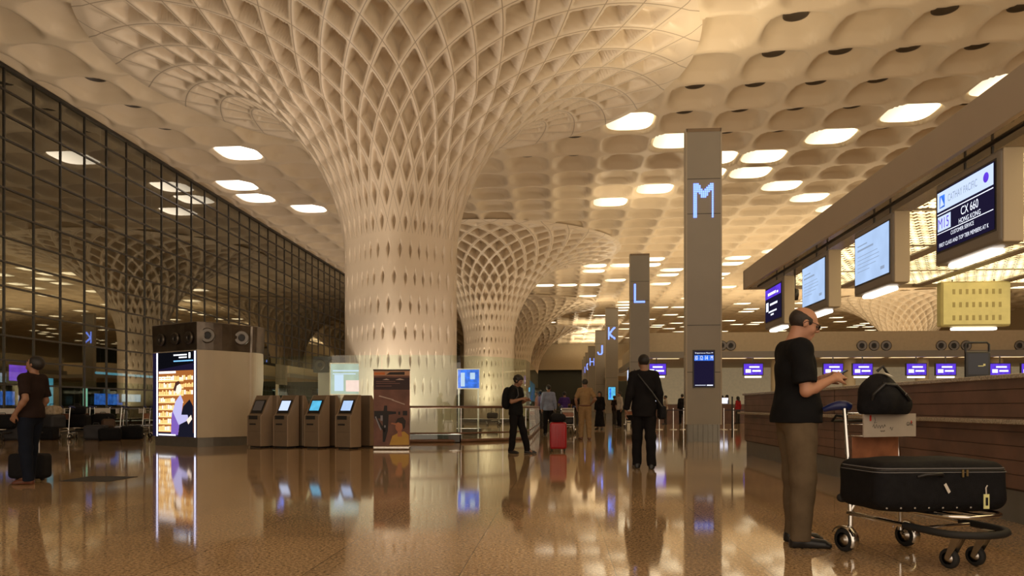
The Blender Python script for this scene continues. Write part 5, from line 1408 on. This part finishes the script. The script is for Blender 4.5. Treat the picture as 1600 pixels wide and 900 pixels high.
crowd = [  # px, py, heading, scale, top, bottom, hair, sleeve, label, extra
    (857, 680, PI/2, 1.02, 'bluesh', 'suit', 'short', 'long', 'man in a pale blue shirt seen from behind, left of the red suitcase', {}),
    (846, 669, .1, 1.0, 'pinksh', 'greytr', 'short', 'long', 'man in a pink shirt facing right beside the lit blue poster', {}),
    (882, 672, PI/2+.2, .95, 'purple', 'greytr', 'short', 'short', 'person in a purple t-shirt seen from behind pushing a loaded trolley', {'arms': {'L': ((.12, .08, -.25), (.34, .02, -.30), (1, 0, 0), (0, 0, -1), .8), 'R': ((.12, -.08, -.25), (.34, -.02, -.30), (1, 0, 0), (0, 0, -1), .8)}}),
    (937, 671, -PI/2-.4, .97, 'suit', 'suit', 'long', 'long', 'woman dressed all in black just right of the khaki officer', {'fem': True, 'skirt': True}),
    (968, 668, PI+.3, 1.0, 'whitesh', 'suit', 'short', 'long', 'person in an off-white top standing left of the man in the suit', {}),
    (960, 664, .5, .93, 'tee_brown', 'greytr', 'short', 'short', 'person in a dark brown top at the foot of the letter K pillar', {}),
    (1066, 663, PI/2, 1.0, 'suit', 'suit', 'short', 'long', 'dark clothed person left of the letter M pillar', {}),
    (1040, 663, PI, .95, 'whitesh', 'greytr', 'short', 'short', 'person in a pale top waiting between the suited man and the M pillar', {}),
    (1136, 661, PI, 1.0, 'bluesh', 'suit', 'short', 'long', 'person in a pale blue top right of the letter M pillar', {}),
    (1153, 662, 2.2, .93, 'redtop', 'greytr', 'long', 'long', 'person in a red top left of the counter end', {'fem': True}),
    (1128, 660, .4, 1.0, 'suit', 'suit', 'short', 'long', 'dark clothed person beside the right edge of the M pillar', {}),
    (899, 664, PI/2, .96, 'tee_brown', 'greytr', 'short', 'short', 'person in dark brown behind the loaded trolley, left of the khaki officer', {}),
    (1000, 658, PI/2, 1.0, 'whitesh', 'suit', 'short', 'short', 'distant person mostly hidden behind the man in the suit', {}),
]
for px, py, h, sc, tm, bm, hair, sl, lab, ex in crowd:
    q = G(px, py); figure('person', lab, (q.x, q.y, 0), h, sc, .017, 'skin2', 'shirt', M[tm], M[bm], 'black', hair, 'hairblack', sleeve=sl, eyes=False, **ex)
# staff behind the counter
for k, (px, Y, lab, tm) in enumerate(((1412, 12.4, 'staff member in grey-blue bent low behind the walnut counter', 'bluesh'), (1440, 12.9, 'seated staff member whose dark head shows above the counter ledge, right of a colleague', 'suit'))):
    x = xAtY(px, Y); figure('person', lab, (x, Y, 0), -PI/2+k*.3, .92 if k else .90, .014, 'skin2', 'shirt', M[tm], M['suit'], 'black', 'short', 'hairblack', hips=(0, 0, .52), lean=.15 if k else .3, head=(0, .3), sleeve='long', hem=.45,
        feet={'L': (.42, .1, 0), 'R': (.42, -.1, 0)}, knees={'L': .20, 'R': .20}, eyes=False, arms={'L': ((.08, .06, -.27), (.30, .02, -.22), (1, 0, 0), (0, 0, -1), .4), 'R': ((.08, -.06, -.27), (.30, -.02, -.22), (1, 0, 0), (0, 0, -1), .4)})
    r = empty('office_chair', (x, Y+.02, 0), 0, 'black office chair under the '+('staff member bent low behind the counter' if k == 0 else 'seated staff member with the dark head'), 'chair')
    mb = MB(); mb.rbox((-.23, -.2, .36), (.23, .22, .42), .025); mb.build('seat', M['black'], r)
    mb = MB(); mb.rbox((-.2, .22, .5), (.2, .27, .92), .02); mb.build('backrest', M['black'], r)
    mb = MB(); mb.tube([(0, 0, .05), (0, 0, .37)], .03, 8); mb.tube([(0, .18, .38), (0, .27, .42), (0, .25, .6)], .015, 6)
    for q in range(5): mb.tube([(0, 0, .08), (.26*math.cos(q*1.2566), .26*math.sin(q*1.2566), .035)], .018, 6)
    mb.build('base', M['bsteel'], r)

# red suitcase with a black bag on top
p = G(872, 706)
r = empty('suitcase', (p.x, p.y+.12, 0), .05, 'upright bright red hard-shell suitcase in the central aisle', 'suitcase')
mb = MB(); mb.rbox((-.19, -.12, .06), (.19, .12, .66), .05); mb.build('shell', M['redcase'], r)
mb = MB()
for k in range(5): mb.rbox((-.15+k*.068, -.128, .12), (-.12+k*.068, -.115, .60), .005)
mb.build('rib', M['redcase'], r)
for sx in (-1, 1):
    for sy in (-1, 1):
        mb = MB(); mb.lathe([(0, -.015), (.026, -.015), (.03, 0), (.026, .015), (0, .015)], (sx*.14, sy*.08, .03), (1, 0, 0), 10); mb.build('wheel', M['rubber'], r)
make_soft_bag(M['blackfab'], .17, .09, 3, .13, 'black holdall resting on top of the red suitcase', loc=(p.x, p.y+.12, .665), rz=.05)
# trolleys in the aisle
for k, (px, py, rz, lab) in enumerate(((887, 677, PI/2, 'luggage trolley pushed by the person in purple'), (858, 668, 2.0, 'empty luggage trolley beside the man in pink'), (985, 668, PI/2-.3, 'dark loaded trolley left of the man in the suit'), (780, 664, PI, 'luggage trolleys parked behind the glass screen near the backpacker'))):
    q = G(px, py); r = copy_tree(cart2); r.location = (q.x, q.y, 0); r.rotation_euler = (0, 0, rz); tag(r, lab, 'trolley')
    f = (q.x+.38*math.cos(rz), q.y+.38*math.sin(rz))
    if k != 1: make_soft_bag(bagm[(2, 0, 0, 2)[k]], .30, .16, k, .24, ['dark bag on the trolley pushed by the person in purple', '', 'black bag on the trolley left of the man in the suit', 'charcoal bag on the trolley behind the glass'][k], loc=(f[0], f[1], .355), rz=rz)
    if k == 0: make_soft_bag(bagm[1], .20, .12, 8, .16, 'cream bag topmost on the trolley pushed by the person in purple', loc=(f[0], f[1], .69), rz=rz)

# ================================================================== LIGHT
w = bpy.data.worlds.new('world'); scene.world = w; w.use_nodes = True
bg = w.node_tree.nodes['Background']; bg.inputs[0].default_value = (1.0, .80, .60, 1); bg.inputs[1].default_value = 1.35
def area(name, loc, rot, sx, sy, power, c=(1, .80, .52)):
    l = bpy.data.lights.new(name, 'AREA'); l.shape = 'RECTANGLE'; l.size = sx; l.size_y = sy; l.energy = power; l.color = c
    o = bpy.data.objects.new(name, l); col.objects.link(o); o.location = loc; o.rotation_euler = rot; return o
# canopy roof uplights, plus added fill on tower, pillar caps and in floor troughs
area('fill_uplight', (8.2, 8.6, 4.0), (PI, 0, 0), 7.5, 14, 900)
area('fill_uplight', (24, 51, 5.1), (PI, 0, 0), 36, 16, 2600)
area('fill_uplight', (22, 75, 5.1), (PI, 0, 0), 32, 16, 2400)
area('fill_uplight', (B.x+.3, B.y+1.3, 3.6), (PI, 0, 0), 1.6, 1.4, 160, (1, .80, .62))  # unseen light added on the tower to brighten the left flare
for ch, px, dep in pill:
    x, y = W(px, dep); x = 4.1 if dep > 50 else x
    area('fill_uplight', (x, y, 9.06), (PI, 0, 0), .8, .25, 100 if dep < 90 else 350)  # unseen lights added on the pillar caps for ceiling glow
def trough(x0, x1, y0, y1, power, label, c=(1, .82, .60)):  # trough added to conceal an area light brightening column and ceiling
    r = empty('added_light_trough', ((x0+x1)/2, (y0+y1)/2, 0), 0, label, 'added light trough'); a, b = (x1-x0)/2, (y1-y0)/2
    mb = MB()
    for q in ((-a, a, -b, -b+.03), (-a, a, b-.03, b), (-a, -a+.03, -b, b), (a-.03, a, -b, b)): mb.box(*q, 0, .22)
    mb.build('side', M['bsteel'], r); mb = MB(); mb.box(-a, a, -b, b, 0, .02); mb.build('bottom', M['white'], r)
    area('fill_uplight', ((x0+x1)/2, (y0+y1)/2, .04), (PI, 0, 0), (x1-x0)-.1, (y1-y0)-.1, power, c)
trough(-7.6, -2.8, gy0+.25, gy0+.75, 240, 'shallow added trough for the floor light at the foot of the big column, inside the glass screen', (1, .86, .72))
trough(-7.4, -2.9, 27.5, 28.1, 500, 'shallow added fill-light trough tucked just behind the big column')
trough(-7.4, -2.9, 50.4, 51.0, 500, 'shallow added fill-light trough in front of the second lattice column')
trough(-7.4, -2.9, 65, 65.6, 500, 'shallow added fill-light trough beyond the second lattice column')
trough(-17.7, -17.2, 28, 75, 700, 'shallow added fill-light trough at the foot of the glass wall', (1, .80, .66))
mb = MB(); mb.box(XW, 14, YB-1.2, YB-.6, 7.6, ZC+.1); tag(mb.build('wall_end_band', M['wall']), kind='structure')
